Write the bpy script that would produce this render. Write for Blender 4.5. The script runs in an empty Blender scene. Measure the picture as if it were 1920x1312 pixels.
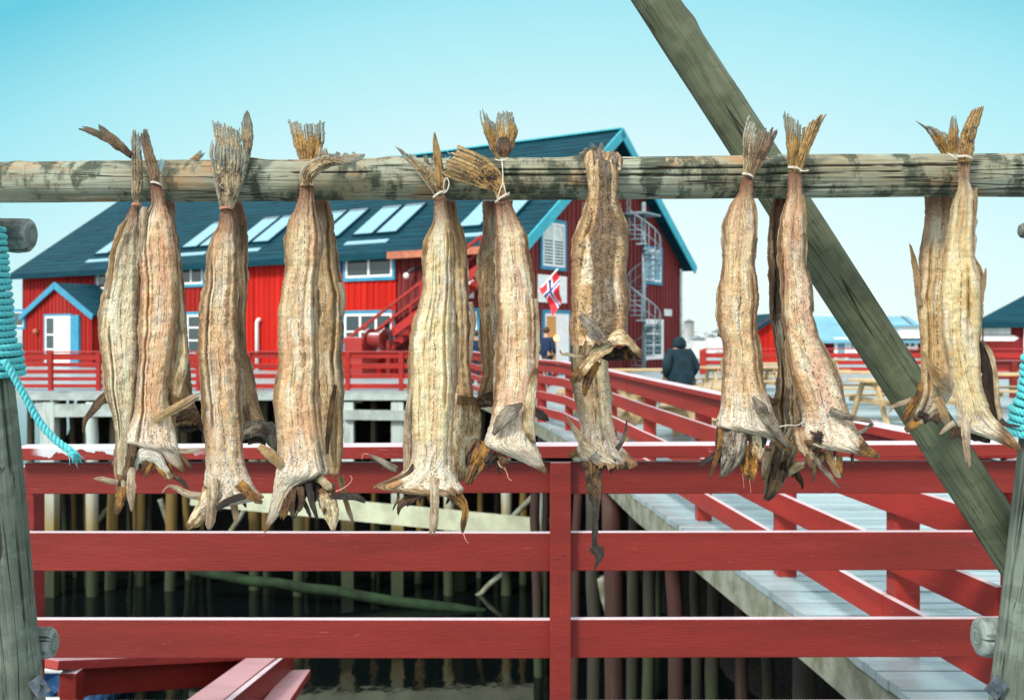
import bpy, bmesh, math, random
from mathutils import Vector, Matrix, noise
R = math.radians
F = 1920 * 35 / 36.0; HZ = 625.0; EYE = 1.55
scene = bpy.context.scene
COL = scene.collection
def P(px, py, Y): return Vector(((px - 960) / F * Y, Y, EYE - (py - HZ) / F * Y))
def nz(x, y, z): return noise.noise(Vector((x, y, z)))

# ---------------------------------------------------------------- objects
def empty(name, loc):
    o = bpy.data.objects.new(name, None); COL.objects.link(o)
    o.location = loc; o.empty_display_size = .1
    return o
def tag(o, label, cat, group=None, kind=None):
    if label: o['label'] = label
    if cat: o['category'] = cat
    if group: o['group'] = group
    if kind: o['kind'] = kind
    return o
def thing(name, loc, label, cat, group=None):
    return tag(empty(name, loc), label, cat, group)
def wloc(o):
    v = Vector(o.location)
    return v
def adopt(o, parent):
    if parent is None: return o
    o.parent = parent
    if parent.type == 'EMPTY': o.matrix_parent_inverse = Matrix.Translation(-Vector(parent.location))
    return o
class MB:
    def __init__(s): s.v = []; s.f = []; s.uv = None; s.nuv = None; s.m = []; s.att = None; s.attrs = {}
    def quad(s, a, b, c, d, m=0):
        k = len(s.v); s.v += [tuple(a), tuple(b), tuple(c), tuple(d)]; s.f.append((k, k+1, k+2, k+3)); s.m.append(m)
    def poly(s, pts, m=0):
        k = len(s.v); s.v += [tuple(p) for p in pts]; s.f.append(tuple(range(k, k+len(pts)))); s.m.append(m)
    def box8(s, p, m=0):
        k = len(s.v); s.v += [tuple(q) for q in p]
        for f in ((0,3,2,1),(4,5,6,7),(0,1,5,4),(1,2,6,5),(2,3,7,6),(3,0,4,7)):
            s.f.append(tuple(k+i for i in f)); s.m.append(m)
    def box(s, c, x, y, z, m=0):
        """c centre, x y z half-axis vectors"""
        c = Vector(c); x = Vector(x); y = Vector(y); z = Vector(z)
        s.box8([c-x-y-z, c+x-y-z, c+x+y-z, c-x+y-z, c-x-y+z, c+x-y+z, c+x+y+z, c-x+y+z], m)
    def abox(s, x0, x1, y0, y1, z0, z1, m=0):
        s.box(((x0+x1)/2, (y0+y1)/2, (z0+z1)/2), ((x1-x0)/2,0,0), (0,(y1-y0)/2,0), (0,0,(z1-z0)/2), m)
    def beam(s, a, b, w, h, up=(0,0,1), m=0):
        """bar from a to b, w wide (sideways), h high"""
        a = Vector(a); b = Vector(b); d = (b-a); L = d.length; d.normalize()
        sd = d.cross(Vector(up))
        if sd.length < 1e-4: sd = Vector((1,0,0))
        sd.normalize(); u = sd.cross(d).normalized()
        s.box((a+b)/2, d*(L/2), sd*(w/2), u*(h/2), m)
    def tube(s, pts, r, n=8, m=0, cap=True):
        pts = [Vector(p) for p in pts]; N = len(pts)
        rr = r if isinstance(r, (list, tuple)) else [r]*N
        k0 = len(s.v); t0 = (pts[1]-pts[0]).normalized()
        ref = Vector((0,0,1)) if abs(t0.z) < .9 else Vector((1,0,0))
        u = t0.cross(ref).normalized()
        for i in range(N):
            t = (pts[min(i+1,N-1)]-pts[max(i-1,0)])
            if t.length < 1e-9: t = t0
            t.normalize(); u = (u - t*u.dot(t))
            if u.length < 1e-6: u = t.orthogonal()
            u.normalize(); w = t.cross(u)
            for j in range(n):
                a = 2*math.pi*j/n
                s.v.append(tuple(pts[i] + (u*math.cos(a)+w*math.sin(a))*rr[i]))
        for i in range(N-1):
            for j in range(n):
                s.f.append((k0+i*n+j, k0+i*n+(j+1)%n, k0+(i+1)*n+(j+1)%n, k0+(i+1)*n+j)); s.m.append(m)
        if cap:
            s.f.append(tuple(k0+j for j in range(n))[::-1]); s.m.append(m)
            s.f.append(tuple(k0+(N-1)*n+j for j in range(n))); s.m.append(m)
    def sphere(s, c, r, n=12, m=0, sq=(1,1,1)):
        c = Vector(c); k0 = len(s.v); h = n//2
        for i in range(h+1):
            a = math.pi*i/h
            for j in range(n):
                b = 2*math.pi*j/n
                s.v.append((c.x+r*sq[0]*math.sin(a)*math.cos(b), c.y+r*sq[1]*math.sin(a)*math.sin(b), c.z+r*sq[2]*math.cos(a)))
        for i in range(h):
            for j in range(n):
                s.f.append((k0+i*n+j, k0+(i+1)*n+j, k0+(i+1)*n+(j+1)%n, k0+i*n+(j+1)%n)); s.m.append(m)
    def build(s, name, mats, parent=None, smooth=False, bevel=0, merge=False):
        me = bpy.data.meshes.new(name); me.from_pydata(s.v, [], s.f)
        if not isinstance(mats, (list, tuple)): mats = [mats]
        for x in mats: me.materials.append(x)
        if len(mats) > 1: me.polygons.foreach_set('material_index', s.m)
        for nm, arr in (('uv', s.uv), ('nuv', s.nuv)):
            if arr:
                l = me.uv_layers.new(name=nm); fl = []
                for lp in me.loops: fl += arr[lp.vertex_index]
                l.data.foreach_set('uv', fl)
        if s.att:
            a = me.attributes.new('crack', 'FLOAT', 'POINT'); a.data.foreach_set('value', s.att)
        for k_, arr in s.attrs.items():
            a = me.attributes.new(k_, 'FLOAT', 'POINT'); a.data.foreach_set('value', arr)
        if merge:
            bm = bmesh.new(); bm.from_mesh(me); bmesh.ops.remove_doubles(bm, verts=bm.verts, dist=1e-5)
            bmesh.ops.recalc_face_normals(bm, faces=bm.faces); bm.to_mesh(me); bm.free()
        if smooth: me.polygons.foreach_set('use_smooth', [True]*len(me.polygons))
        me.update()
        o = bpy.data.objects.new(name, me); COL.objects.link(o)
        if bevel:
            b = o.modifiers.new('bevel', 'BEVEL'); b.width = bevel; b.segments = 2; b.limit_method = 'ANGLE'
        return adopt(o, parent)

# ---------------------------------------------------------------- materials
class NT:
    def __init__(s, name):
        s.mat = bpy.data.materials.new(name); s.mat.use_nodes = True
        s.nt = s.mat.node_tree; s.nt.nodes.clear()
        s.out = s.nt.nodes.new('ShaderNodeOutputMaterial')
        s.b = s.nt.nodes.new('ShaderNodeBsdfPrincipled'); s.nt.links.new(s.b.outputs[0], s.out.inputs[0])
    def put(s, sock, v):
        if v is None: return
        if isinstance(v, bpy.types.NodeSocket): s.nt.links.new(v, sock)
        elif isinstance(v, (tuple, list)) and len(v) == 3 and sock.type == 'RGBA': sock.default_value = (*v, 1)
        else: sock.default_value = v
    def set(s, **kw):
        for k, v in kw.items(): s.put(s.b.inputs[k.replace('_', ' ')], v)
    def m(s, op, a, b=None, c=None, clamp=False):
        n = s.nt.nodes.new('ShaderNodeMath'); n.operation = op; n.use_clamp = clamp
        s.put(n.inputs[0], a); s.put(n.inputs[1], b); s.put(n.inputs[2], c)
        return n.outputs[0]
    def mix(s, f, a, b, mode='MIX'):
        n = s.nt.nodes.new('ShaderNodeMix'); n.data_type = 'RGBA'; n.blend_type = mode
        s.put(n.inputs[0], f); s.put(n.inputs[6], a); s.put(n.inputs[7], b)
        return n.outputs[2]
    def step(s, v, lo, hi, a=0., b=1.):
        n = s.nt.nodes.new('ShaderNodeMapRange'); n.interpolation_type = 'SMOOTHSTEP'
        s.put(n.inputs[0], v); n.inputs[1].default_value = lo; n.inputs[2].default_value = hi
        n.inputs[3].default_value = a; n.inputs[4].default_value = b
        return n.outputs[0]
    def noise(s, vec, scale=1, detail=3, rough=.55, dist=0):
        n = s.nt.nodes.new('ShaderNodeTexNoise'); s.put(n.inputs['Vector'], vec)
        n.inputs['Scale'].default_value = scale; n.inputs['Detail'].default_value = detail
        n.inputs['Roughness'].default_value = rough; n.inputs['Distortion'].default_value = dist
        return n.outputs[0]
    def white(s, v):
        n = s.nt.nodes.new('ShaderNodeTexWhiteNoise'); n.noise_dimensions = '1D'; s.put(n.inputs['W'], v)
        return n.outputs[0]
    def vec(s, x, y, z=0.):
        n = s.nt.nodes.new('ShaderNodeCombineXYZ'); s.put(n.inputs[0], x); s.put(n.inputs[1], y); s.put(n.inputs[2], z)
        return n.outputs[0]
    def uv(s, name='uv'):
        n = s.nt.nodes.new('ShaderNodeUVMap'); n.uv_map = name
        q = s.nt.nodes.new('ShaderNodeSeparateXYZ'); s.nt.links.new(n.outputs[0], q.inputs[0])
        return q.outputs[0], q.outputs[1]
    def obj(s):
        n = s.nt.nodes.new('ShaderNodeTexCoord'); q = s.nt.nodes.new('ShaderNodeSeparateXYZ')
        s.nt.links.new(n.outputs['Object'], q.inputs[0])
        return n.outputs['Object'], q.outputs[0], q.outputs[1], q.outputs[2]
    def attr(s, name):
        n = s.nt.nodes.new('ShaderNodeAttribute'); n.attribute_name = name
        return n.outputs['Fac']
    def bump(s, h, strength=.5, dist=.01):
        n = s.nt.nodes.new('ShaderNodeBump'); n.inputs['Strength'].default_value = strength
        n.inputs['Distance'].default_value = dist; s.put(n.inputs['Height'], h)
        s.nt.links.new(n.outputs[0], s.b.inputs['Normal'])

def plain(name, col, rough=.6, var=.12, scale=6., metal=0., bump=0., spec=.4):
    t = NT(name); o, x, y, z = t.obj()
    n = t.noise(o, scale, 4)
    c = t.mix(t.step(n, .3, .7), tuple(k*(1-var) for k in col), tuple(min(1, k*(1+var)) for k in col))
    t.set(Base_Color=c, Roughness=rough, Metallic=metal); t.b.inputs['Specular IOR Level'].default_value = spec
    if bump: t.bump(t.noise(o, scale*8, 3), .5, bump)
    return t.mat

def skin_mat(name, seed, pale=(.62,.56,.42), tan=(.44,.29,.16), pink=(.56,.31,.20), speck=.5, dark=0., pinkness=.5, tanness=.5, edge=1., top=.9, chev=.0, cdark=0., white=1.):
    gain = lambda c, k: tuple(min(.86, x*k) for x in c)
    pale, tan, pink = tuple(min(.88, x*y) for x, y in zip(pale, (1.40,1.27,1.02))), tuple(x*y for x, y in zip(gain(tan, 1.45), (1.06,.93,.74))), gain(pink, 1.32)
    t = NT(name); u, v = t.uv('uv'); un, vn = t.uv('nuv'); sd = seed*3.71
    def N(a, b, d=4, r=.6, k=0): return t.noise(t.vec(t.m('MULTIPLY', u, a), t.m('MULTIPLY', v, b), sd+k), 1, d, r)
    n1 = N(4.5, 32, 5, .62); n2 = N(19, 46, 4, .62, 9); n3 = N(3.2, 8, 3, .5, 21); n5 = N(26, 120, 5, .68, 41); lo = N(2.2, 5, 2, .5, 17)
    d = t.m('ABSOLUTE', t.m('MULTIPLY', t.m('SUBTRACT', u, .5), 2))
    c = t.mix(t.step(t.m('ADD', t.m('ADD', t.m('MULTIPLY', n1, .6), t.m('MULTIPLY', lo, .4)), tanness*.26-.13), .41, .58), pale, tan)
    c = t.mix(t.m('MULTIPLY', t.step(n3, .47, .64), pinkness), c, pink)
    c = t.mix(t.m('MULTIPLY', t.step(n2, .52, .68), .5), c, (.86,.78,.58))
    c = t.mix(t.m('MULTIPLY', t.step(n2, .37, .28), .30), c, (.40,.21,.08))
    c = t.mix(t.m('MULTIPLY', t.step(n5, .56, .68), .32), c, (.46,.26,.11))
    c = t.mix(t.m('MULTIPLY', t.step(n5, .47, .35), .45), c, (.86,.78,.57))
    pa = N(2.6, 9, 3, .55, 121); pb = N(3.4, 5, 3, .55, 131); pc = N(3.0, 7, 3, .6, 141)
    c = t.mix(t.m('MULTIPLY', t.step(pa, .51, .64), .68), c, (.88,.83,.66))
    c = t.mix(t.m('MULTIPLY', t.step(pb, .54, .68), .6*min(1., .35+pinkness)), c, (.68,.34,.17))
    sd_ = t.step(t.m('ADD', d, t.m('MULTIPLY', t.m('SUBTRACT', pc, .5), 1.5)), .62, .98)
    c = t.mix(t.m('MULTIPLY', sd_, .50), c, t.mix(n5, (.17,.095,.045), (.42,.26,.12)))
    # grainy mottling
    g = N(30, 300, 3, .72, 51)
    c = t.mix(t.m('MULTIPLY', t.step(g, .55, .65), .40), c, (.27,.15,.07))
    c = t.mix(t.m('MULTIPLY', t.step(g, .46, .36), .30), c, (.86,.76,.55))
    chev = max(chev, .28)
    if chev:
        w = t.m('ABSOLUTE', t.m('SUBTRACT', u, .5)); ph = t.m('ADD', t.m('MULTIPLY', v, 62), t.m('MULTIPLY', w, -26))
        ph = t.m('ADD', ph, t.m('MULTIPLY', n1, 6))
        c = t.mix(t.m('MULTIPLY', t.step(t.m('SINE', t.m('MULTIPLY', ph, 6.28)), .2, .95), chev*.6), c, (.27,.18,.09))
    if dark:
        k = t.m('MULTIPLY', t.step(t.m('ADD', n3, t.m('MULTIPLY', n2, .5)), .70, .98-.2*dark), dark)
        c = t.mix(k, c, (.075,.05,.033))
    if cdark:
        cm = t.step(t.m('ADD', t.m('ABSOLUTE', t.m('SUBTRACT', u, .55)), t.m('MULTIPLY', t.m('SUBTRACT', n3, .5), .7)), .30, .17)
        c = t.mix(t.m('MULTIPLY', cm, .72*cdark), c, (.095,.058,.036)); c = t.mix(t.m('MULTIPLY', t.m('MULTIPLY', cm, t.step(t.m('ADD', t.m('MULTIPLY', g, .6), t.m('MULTIPLY', n2, .4)), .46, .58)), .8*cdark), c, (.05,.032,.022))
    # dashes along the backbone line
    ln = t.m('ABSOLUTE', t.m('SUBTRACT', t.m('ADD', u, t.m('MULTIPLY', t.m('SUBTRACT', N(0, 7, 2, .5, 61), .5), .25)), .5))
    dash = t.m('MULTIPLY', t.step(ln, .022, .004), t.step(N(3, 160, 2, .5, 71), .44, .56))
    c = t.mix(t.m('MULTIPLY', dash, .8), c, (.06,.03,.015))
    # black flecks
    fl = t.m('MULTIPLY', t.step(N(24, 230, 3, .6, 81), .58, .63), t.step(t.m('ADD', N(4, 9, 2, .5, 91), speck*.3-.15), .42, .62))
    c = t.mix(t.m('MULTIPLY', fl, .5+.5*speck), c, (.022,.015,.011))
    # amber dried margins
    e = t.step(t.m('ADD', d, t.m('MULTIPLY', t.m('SUBTRACT', n2, .5), .6)), .72, .94)
    c = t.mix(t.m('MULTIPLY', t.m('MULTIPLY', e, edge), t.m('SUBTRACT', 1., t.m('MULTIPLY', t.attr('foot'), .4))), c, t.mix(n5, (.07,.03,.010), (.36,.19,.07)))
    fo, wi = t.attr('foot'), t.attr('wing')
    fm = t.step(t.m('ADD', fo, t.m('ADD', t.m('MULTIPLY', t.m('SUBTRACT', n3, .5), 1.1), t.m('MULTIPLY', t.m('SUBTRACT', n2, .5), .7))), .35, 1.05)
    c = t.mix(t.m('MULTIPLY', fm, .68*white), c, t.mix(t.step(n2, .35, .6), (.50,.40,.26), (.80,.79,.70)))
    c = t.mix(t.m('MULTIPLY', t.m('MULTIPLY', fm, t.step(t.m('ADD', g, t.m('MULTIPLY', n5, .5)), .80, .90)), .9), c, (.05,.032,.02))
    wm = t.step(t.m('ADD', wi, t.m('MULTIPLY', t.m('SUBTRACT', n5, .5), .7)), .30, .85)
    c = t.mix(t.m('MULTIPLY', wm, .9), c, t.mix(t.step(n2, .40, .58), (.10,.05,.022), (.42,.20,.05)))
    lip = t.m('MULTIPLY', t.step(t.m('ADD', vn, t.m('MULTIPLY', t.m('SUBTRACT', n5, .5), .04)), .970, .985), t.step(fo, .3, .8))
    c = t.mix(t.m('MULTIPLY', lip, .85), c, t.mix(n2, (.06,.03,.015), (.38,.19,.05)))
    vl = t.m('MULTIPLY', t.step(t.m('ABSOLUTE', t.m('SUBTRACT', N(11, 3.5, 3, .55, 101), .5)), .016, .004), t.step(N(5, 9, 2, .5, 107), .46, .56))
    c = t.mix(t.m('MULTIPLY', vl, .38), c, (.09,.05,.027))
    # blood-red skin by the tie
    tp = t.step(t.m('ADD', vn, t.m('MULTIPLY', t.m('SUBTRACT', n5, .5), .18)), .15, .0)
    c = t.mix(t.m('MULTIPLY', tp, top), c, t.mix(n2, (.13,.035,.02), (.36,.17,.09)))
    t.set(Base_Color=c, Roughness=t.step(n5, .3, .7, .36, .62))
    t.b.inputs['Specular IOR Level'].default_value = .5
    h = t.m('ADD', t.m('MULTIPLY', n5, 1.1), t.m('ADD', t.m('MULTIPLY', n2, 1.1), t.m('MULTIPLY', g, .6)))
    t.bump(t.m('SUBTRACT', h, t.m('MULTIPLY', vl, .6)), 1., .006)
    return t.mat

def flap_mat(name, seed, c0, c1, tip, tipf=.6, dark=.3, rough=.5, trans=0., both=False):
    t = NT(name); u, v = t.uv('uv'); un, vn = t.uv('nuv'); sd = seed*5.3
    def N(a, b, d=4, r=.6, k=0): return t.noise(t.vec(t.m('MULTIPLY', u, a), t.m('MULTIPLY', v, b), sd+k), 1, d, r)
    o, ox, oy, oz = t.obj(); b = t.noise(o, 30, 4)
    n1 = N(5, 26); n2 = N(16, 26, 4, .7, 7); n3 = N(20, 170, 3, .65, 13)
    c = t.mix(t.step(t.m('ADD', t.m('MULTIPLY', n1, .5), t.m('MULTIPLY', b, .5)), .40, .60), c0, c1)
    c = t.mix(t.m('MULTIPLY', t.step(n2, .50, .62), .7), c, tuple(k*.25 for k in c1))
    c = t.mix(t.m('MULTIPLY', t.step(n2, .44, .32), .5), c, tuple(min(.8, k*1.4+.04) for k in c0))
    c = t.mix(t.m('MULTIPLY', t.step(n3, .55, .66), .5), c, tuple(k*.3 for k in c1))
    c = t.mix(t.m('MULTIPLY', t.step(t.m('ADD', b, n3), .98, 1.16), dark*1.4), c, (.03,.02,.014))
    d_ = t.m('ABSOLUTE', t.m('MULTIPLY', t.m('SUBTRACT', un, .5), 2))
    c = t.mix(t.m('MULTIPLY', t.step(t.m('ADD', d_, t.m('MULTIPLY', t.m('SUBTRACT', b, .5), .8)), .74, 1.), .6), c, tip)
    tp = t.step(t.m('ADD', vn, t.m('MULTIPLY', t.m('SUBTRACT', b, .5), .6)), .55, .92)
    if both: tp = t.step(t.m('ADD', t.m('ABSOLUTE', t.m('SUBTRACT', vn, .5)), t.m('MULTIPLY', t.m('SUBTRACT', b, .5), .45)), .30, .46)
    c = t.mix(t.m('MULTIPLY', tp, tipf), c, tip)
    if both: c = t.mix(t.m('MULTIPLY', t.step(t.m('ADD', tp, t.m('MULTIPLY', n3, .7)), .95, 1.5), .8), c, (.06,.035,.018))
    t.set(Base_Color=c, Roughness=rough); t.b.inputs['Specular IOR Level'].default_value = .4
    t.bump(t.m('ADD', n2, t.m('MULTIPLY', n3, .6)), 1., .006)
    if trans:
        tr = t.nt.nodes.new('ShaderNodeBsdfTranslucent'); t.put(tr.inputs[0], c)
        mx = t.nt.nodes.new('ShaderNodeMixShader'); mx.inputs[0].default_value = trans
        t.nt.links.new(t.b.outputs[0], mx.inputs[1]); t.nt.links.new(tr.outputs[0], mx.inputs[2])
        t.nt.links.new(mx.outputs[0], t.out.inputs[0])
    return t.mat

def wood_mat(name, seed, light, mid, stain, stainf=.7, warm=.0, freq=1.):
    t = NT(name); u, v = t.uv('uv'); sd = seed*7.7
    def N(a, b, d=4, r=.6, k=0, ds=0): return t.noise(t.vec(t.m('MULTIPLY', u, a), t.m('MULTIPLY', v, b), sd+k), 1, d, r, ds)
    g = N(50, 5, 5, .65); g2 = N(140, 14, 3, .6, 5); b = N(3, 4, 4, .6, 11); bb = N(3, 17, 5, .68, 17)
    c = t.mix(t.step(b, .35, .65), light, mid)
    c = t.mix(t.m('MULTIPLY', t.step(g, .5, .68), .6), c, tuple(k*.42 for k in mid))
    c = t.mix(t.m('MULTIPLY', t.step(g, .46, .3), .4), c, tuple(min(.7, k*1.3) for k in light))
    if warm: c = t.mix(t.m('MULTIPLY', t.step(N(4, 7, 4, .6, 23), .52, .68), warm), c, (.34,.16,.055))
    c = t.mix(t.m('MULTIPLY', t.m('MULTIPLY', t.step(bb, .47, .58), t.step(g2, .30, .46)), stainf), c, stain)
    ck = t.m('MULTIPLY', t.step(t.m('ABSOLUTE', t.m('SUBTRACT', N(9, .8, 2, .5, 29), .5)), .011, .003), t.step(N(2, 2.5, 2, .5, 37), .42, .5))
    ck2 = t.m('MULTIPLY', t.step(t.m('ABSOLUTE', t.m('SUBTRACT', N(26, 2.5, 2, .5, 43), .5)), .013, .003), t.step(N(3, 5, 2, .5, 47), .5, .56))
    k = t.m('MAXIMUM', t.m('MAXIMUM', ck, t.m('MULTIPLY', ck2, .8)), t.attr('crack'))
    c = t.mix(t.m('MULTIPLY', k, .93), c, (.018,.014,.010))
    t.set(Base_Color=c, Roughness=.72); t.b.inputs['Specular IOR Level'].default_value = .3
    t.bump(t.m('SUBTRACT', t.m('ADD', g, t.m('MULTIPLY', g2, .5)), t.m('MULTIPLY', k, 2)), .75, .003)
    return t.mat

def paint_mat(name, col, seed=0, rough=.38, chips=.5, grain=True, spec=.28, top_sheen=.82, peel=None):
    t = NT(name); o, x, y, z = t.obj()
    n = t.noise(t.vec(t.m('MULTIPLY', x, 1.2), t.m('MULTIPLY', y, 1.2), t.m('MULTIPLY', z, 9)), 1, 4)
    f = t.noise(t.vec(t.m('MULTIPLY', x, 14), t.m('MULTIPLY', y, 14), t.m('MULTIPLY', z, 260)), 1, 4, .65)
    w = t.noise(o, 26, 4, .7)
    c = t.mix(t.step(n, .3, .7), tuple(k*.82 for k in col), tuple(k*1.15 for k in col))
    c = t.mix(t.m('MULTIPLY', t.step(f, .50, .70), .38), c, tuple(k*.55 for k in col))
    dz = t.noise(t.vec(t.m('MULTIPLY', x, 3.1), t.m('MULTIPLY', y, 3.1), t.m('MULTIPLY', z, 14)), 1, 5, .7)
    c = t.mix(t.m('MULTIPLY', t.step(dz, .55, .75), .5), c, tuple(k*.5+.006 for k in col))
    c = t.mix(t.m('MULTIPLY', t.step(dz, .42, .25), .35), c, tuple(k*1.3+.012 for k in col))
    sc = t.noise(t.vec(t.m('MULTIPLY', x, 9), t.m('MULTIPLY', y, 9), t.m('MULTIPLY', z, 190)), 1, 2, .5)
    c = t.mix(t.m('MULTIPLY', t.m('MULTIPLY', t.step(sc, .70, .74), t.step(dz, .46, .56)), .55), c, (.40,.18,.15))
    ch = t.noise(t.vec(t.m('MULTIPLY', x, 26), t.m('MULTIPLY', y, 26), t.m('MULTIPLY', z, 70)), 1, 3, .6)
    c = t.mix(t.m('MULTIPLY', t.m('MULTIPLY', t.step(ch, .70, .73), t.step(w, .45, .6)), chips), c, (.45,.24,.2))
    # upward faces: pale sky reflection painted into the colour
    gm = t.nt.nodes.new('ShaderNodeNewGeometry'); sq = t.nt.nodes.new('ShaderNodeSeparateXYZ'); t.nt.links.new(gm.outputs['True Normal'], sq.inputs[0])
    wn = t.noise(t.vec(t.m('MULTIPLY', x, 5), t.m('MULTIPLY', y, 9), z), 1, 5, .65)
    c = t.mix(t.m('MULTIPLY', t.step(sq.outputs[2], .5, .8), t.step(wn, .15, .6, top_sheen*.72, top_sheen)), c, (.62,.56,.60))
    if peel:
        z0, x0, x1 = peel
        pn = t.noise(t.vec(t.m('MULTIPLY', x, 7), 0., t.m('MULTIPLY', z, 6)), 1, 4, .6)
        hz = t.m('SUBTRACT', z, t.m('SUBTRACT', z0, t.m('MULTIPLY', t.m('SUBTRACT', pn, .38), .16)))
        pm = t.m('MULTIPLY', t.step(hz, .0, .003), t.m('MULTIPLY', t.step(x, x0, x0+.05), t.step(x, x1, x1-.25)))
        c = t.mix(pm, c, t.mix(f, (.38,.40,.42), (.60,.62,.64)))
    t.set(Base_Color=c, Roughness=t.step(n, .3, .7, rough*.8, rough*1.25)); t.b.inputs['Specular IOR Level'].default_value = spec
    if grain: t.bump(t.m('ADD', f, t.m('ADD', t.m('MULTIPLY', w, .4), t.m('MULTIPLY', dz, .8))), .5, .004)
    return t.mat

def pile_mat(name, top, mid, seed=0, zmid=-1.7, zlow=-4.4):
    t = NT(name); o, x, y, z = t.obj()
    st = t.noise(t.vec(t.m('MULTIPLY', x, 11), t.m('MULTIPLY', y, 11), t.m('MULTIPLY', z, 1.1)), 1, 4, .65)
    zz = t.m('ADD', z, t.m('MULTIPLY', t.m('SUBTRACT', st, .5), 2.2))
    c = t.mix(t.step(zz, zmid-.8, zmid+.8), mid, top)
    c = t.mix(t.step(zz, zlow+.7, zlow-.3), c, (.02,.035,.012))
    c = t.mix(t.m('MULTIPLY', t.step(st, .5, .7), .5), c, (.05,.045,.025))
    t.set(Base_Color=c, Roughness=.75); t.bump(st, .4, .02)
    return t.mat

M = {}
RED = (.30, .028, .021)
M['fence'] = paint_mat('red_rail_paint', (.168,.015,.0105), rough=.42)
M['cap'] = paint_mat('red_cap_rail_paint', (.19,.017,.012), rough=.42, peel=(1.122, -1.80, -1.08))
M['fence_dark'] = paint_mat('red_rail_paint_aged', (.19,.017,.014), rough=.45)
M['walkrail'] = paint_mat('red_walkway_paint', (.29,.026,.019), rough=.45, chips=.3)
M['quayrail'] = paint_mat('red_quay_paint', (.34,.020,.015), rough=.55, top_sheen=.35, chips=.1)
M['pinkrail'] = paint_mat('sheen_topped_rail_paint', (.32,.04,.035), rough=.3, top_sheen=.42, chips=.6)
def clad(name, col, var=.25):
    t = NT(name); o, x, y, z = t.obj()
    bd = t.noise(t.vec(t.m('MULTIPLY', x, 5.5), t.m('MULTIPLY', y, 5.5), 0.), 1, 1, .5); st = t.noise(t.vec(t.m('MULTIPLY', x, 9), t.m('MULTIPLY', y, 9), t.m('MULTIPLY', z, .55)), 1, 5, .7); lo = t.noise(o, .35, 4, .6)
    c = t.mix(t.step(bd, .3, .7), tuple(k*(1-var) for k in col), tuple(k*(1+var)+.004 for k in col))
    c = t.mix(t.m('MULTIPLY', t.step(st, .5, .72), .5), c, tuple(k*.45+.006 for k in col))
    c = t.mix(t.m('MULTIPLY', t.step(lo, .52, .7), .35), c, tuple(k*.85+.03 for k in col))
    t.set(Base_Color=c, Roughness=.75); t.b.inputs['Specular IOR Level'].default_value = .15; t.bump(st, .4, .01)
    return t.mat
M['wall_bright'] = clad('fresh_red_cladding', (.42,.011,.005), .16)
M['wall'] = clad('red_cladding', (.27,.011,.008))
M['wall_gable'] = clad('dull_red_cladding', (.155,.024,.024), .3)  # duller red: the gable's turn from the sun is put into the colour
M['wall_far'] = plain('dark_red_cladding', (.15,.013,.014), .7, .15, .8, spec=.15)
t = NT('blue_black_roofing'); o, x, y, z = t.obj()
r1 = t.noise(t.vec(t.m('MULTIPLY', x, 1.6), t.m('MULTIPLY', y, 1.6), t.m('MULTIPLY', z, .5)), 1, 5, .7); r2 = t.noise(t.vec(t.m('MULTIPLY', x, .7), t.m('MULTIPLY', y, .7), t.m('MULTIPLY', z, 9)), 1, 3, .6)
c = t.mix(t.step(r2, .35, .65), (.0015,.027,.042), (.0025,.046,.068)); c = t.mix(t.m('MULTIPLY', t.step(r1, .5, .7), .55), c, (.010,.042,.055))
t.set(Base_Color=c, Roughness=.75); t.b.inputs['Specular IOR Level'].default_value = .12; t.bump(r2, .5, .02); M['roof'] = t.mat
M['roof_light'] = plain('weathered_blue_roofing', (.13,.32,.42), .5, .15, .7)
M['blue'] = plain('blue_trim_paint', (.03,.23,.36), .5, .1, 3)
M['bluegreen'] = plain('turquoise_trim_paint', (.03,.38,.47), .45, .1, 3)
M['white'] = plain('white_paint', (.78,.79,.77), .45, .05, 5)
M['offwhite'] = plain('weathered_white_paint', (.60,.66,.63), .6, .18, 4)
M['palebeam'] = plain('pale_grey_timber', (.34,.41,.39), .7, .2, 3)
M['brownboard'] = plain('bare_brown_board', (.38,.13,.07), .6, .2, 5)
M['steel'] = plain('galvanised_steel', (.24,.32,.36), .5, .15, 5, .5)
M['darkmetal'] = plain('dark_metal', (.05,.06,.07), .45, .2, 8, .4)
M['boltmetal'] = plain('dull_bolt_steel', (.09,.11,.13), .5, .35, 60, .6, .002)
M['black'] = plain('black_gap', (.012,.012,.013), .8, .2)
M['tablewood'] = plain('yellow_pine_boards', (.42,.31,.16), .6, .18, 3)
M['coat'] = plain('dark_teal_coat', (.006,.022,.032), .8, .3, 9, spec=.2)
M['navy'] = plain('navy_jacket', (.010,.024,.06), .75, .3, 9, spec=.2)
M['trouser'] = plain('dark_trousers', (.02,.02,.025), .8, .2, 9)
M['flesh'] = plain('human_skin', (.50,.28,.2), .5, .08, 9)
M['hair'] = plain('brown_hair', (.05,.03,.018), .6, .2, 20)
M['rock'] = plain('dark_shore_rock', (.006,.007,.006), .95, .6, 1.2, 0, .2)
M['hill'] = plain('pale_rocky_ground', (.34,.37,.36), .9, .5, .12)
M['snow'] = plain('pale_distant_wall', (.62,.66,.66), .8, .1, .5)
M['boatblue'] = plain('blue_boat_paint', (.05,.17,.36), .35, .2, 2)
M['boatred'] = plain('red_boat_paint', (.45,.02,.03), .4, .1, 2)
M['globe'] = plain('white_lamp_globe', (.8,.8,.76), .3, .03)
M['string'] = plain('white_twine', (.54,.50,.42), .8, .25, 200)
M['string_red'] = plain('stained_twine', (.42,.20,.13), .7, .25, 200)
M['thread'] = plain('pink_dried_thread', (.50,.22,.15), .6, .3, 120)
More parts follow.
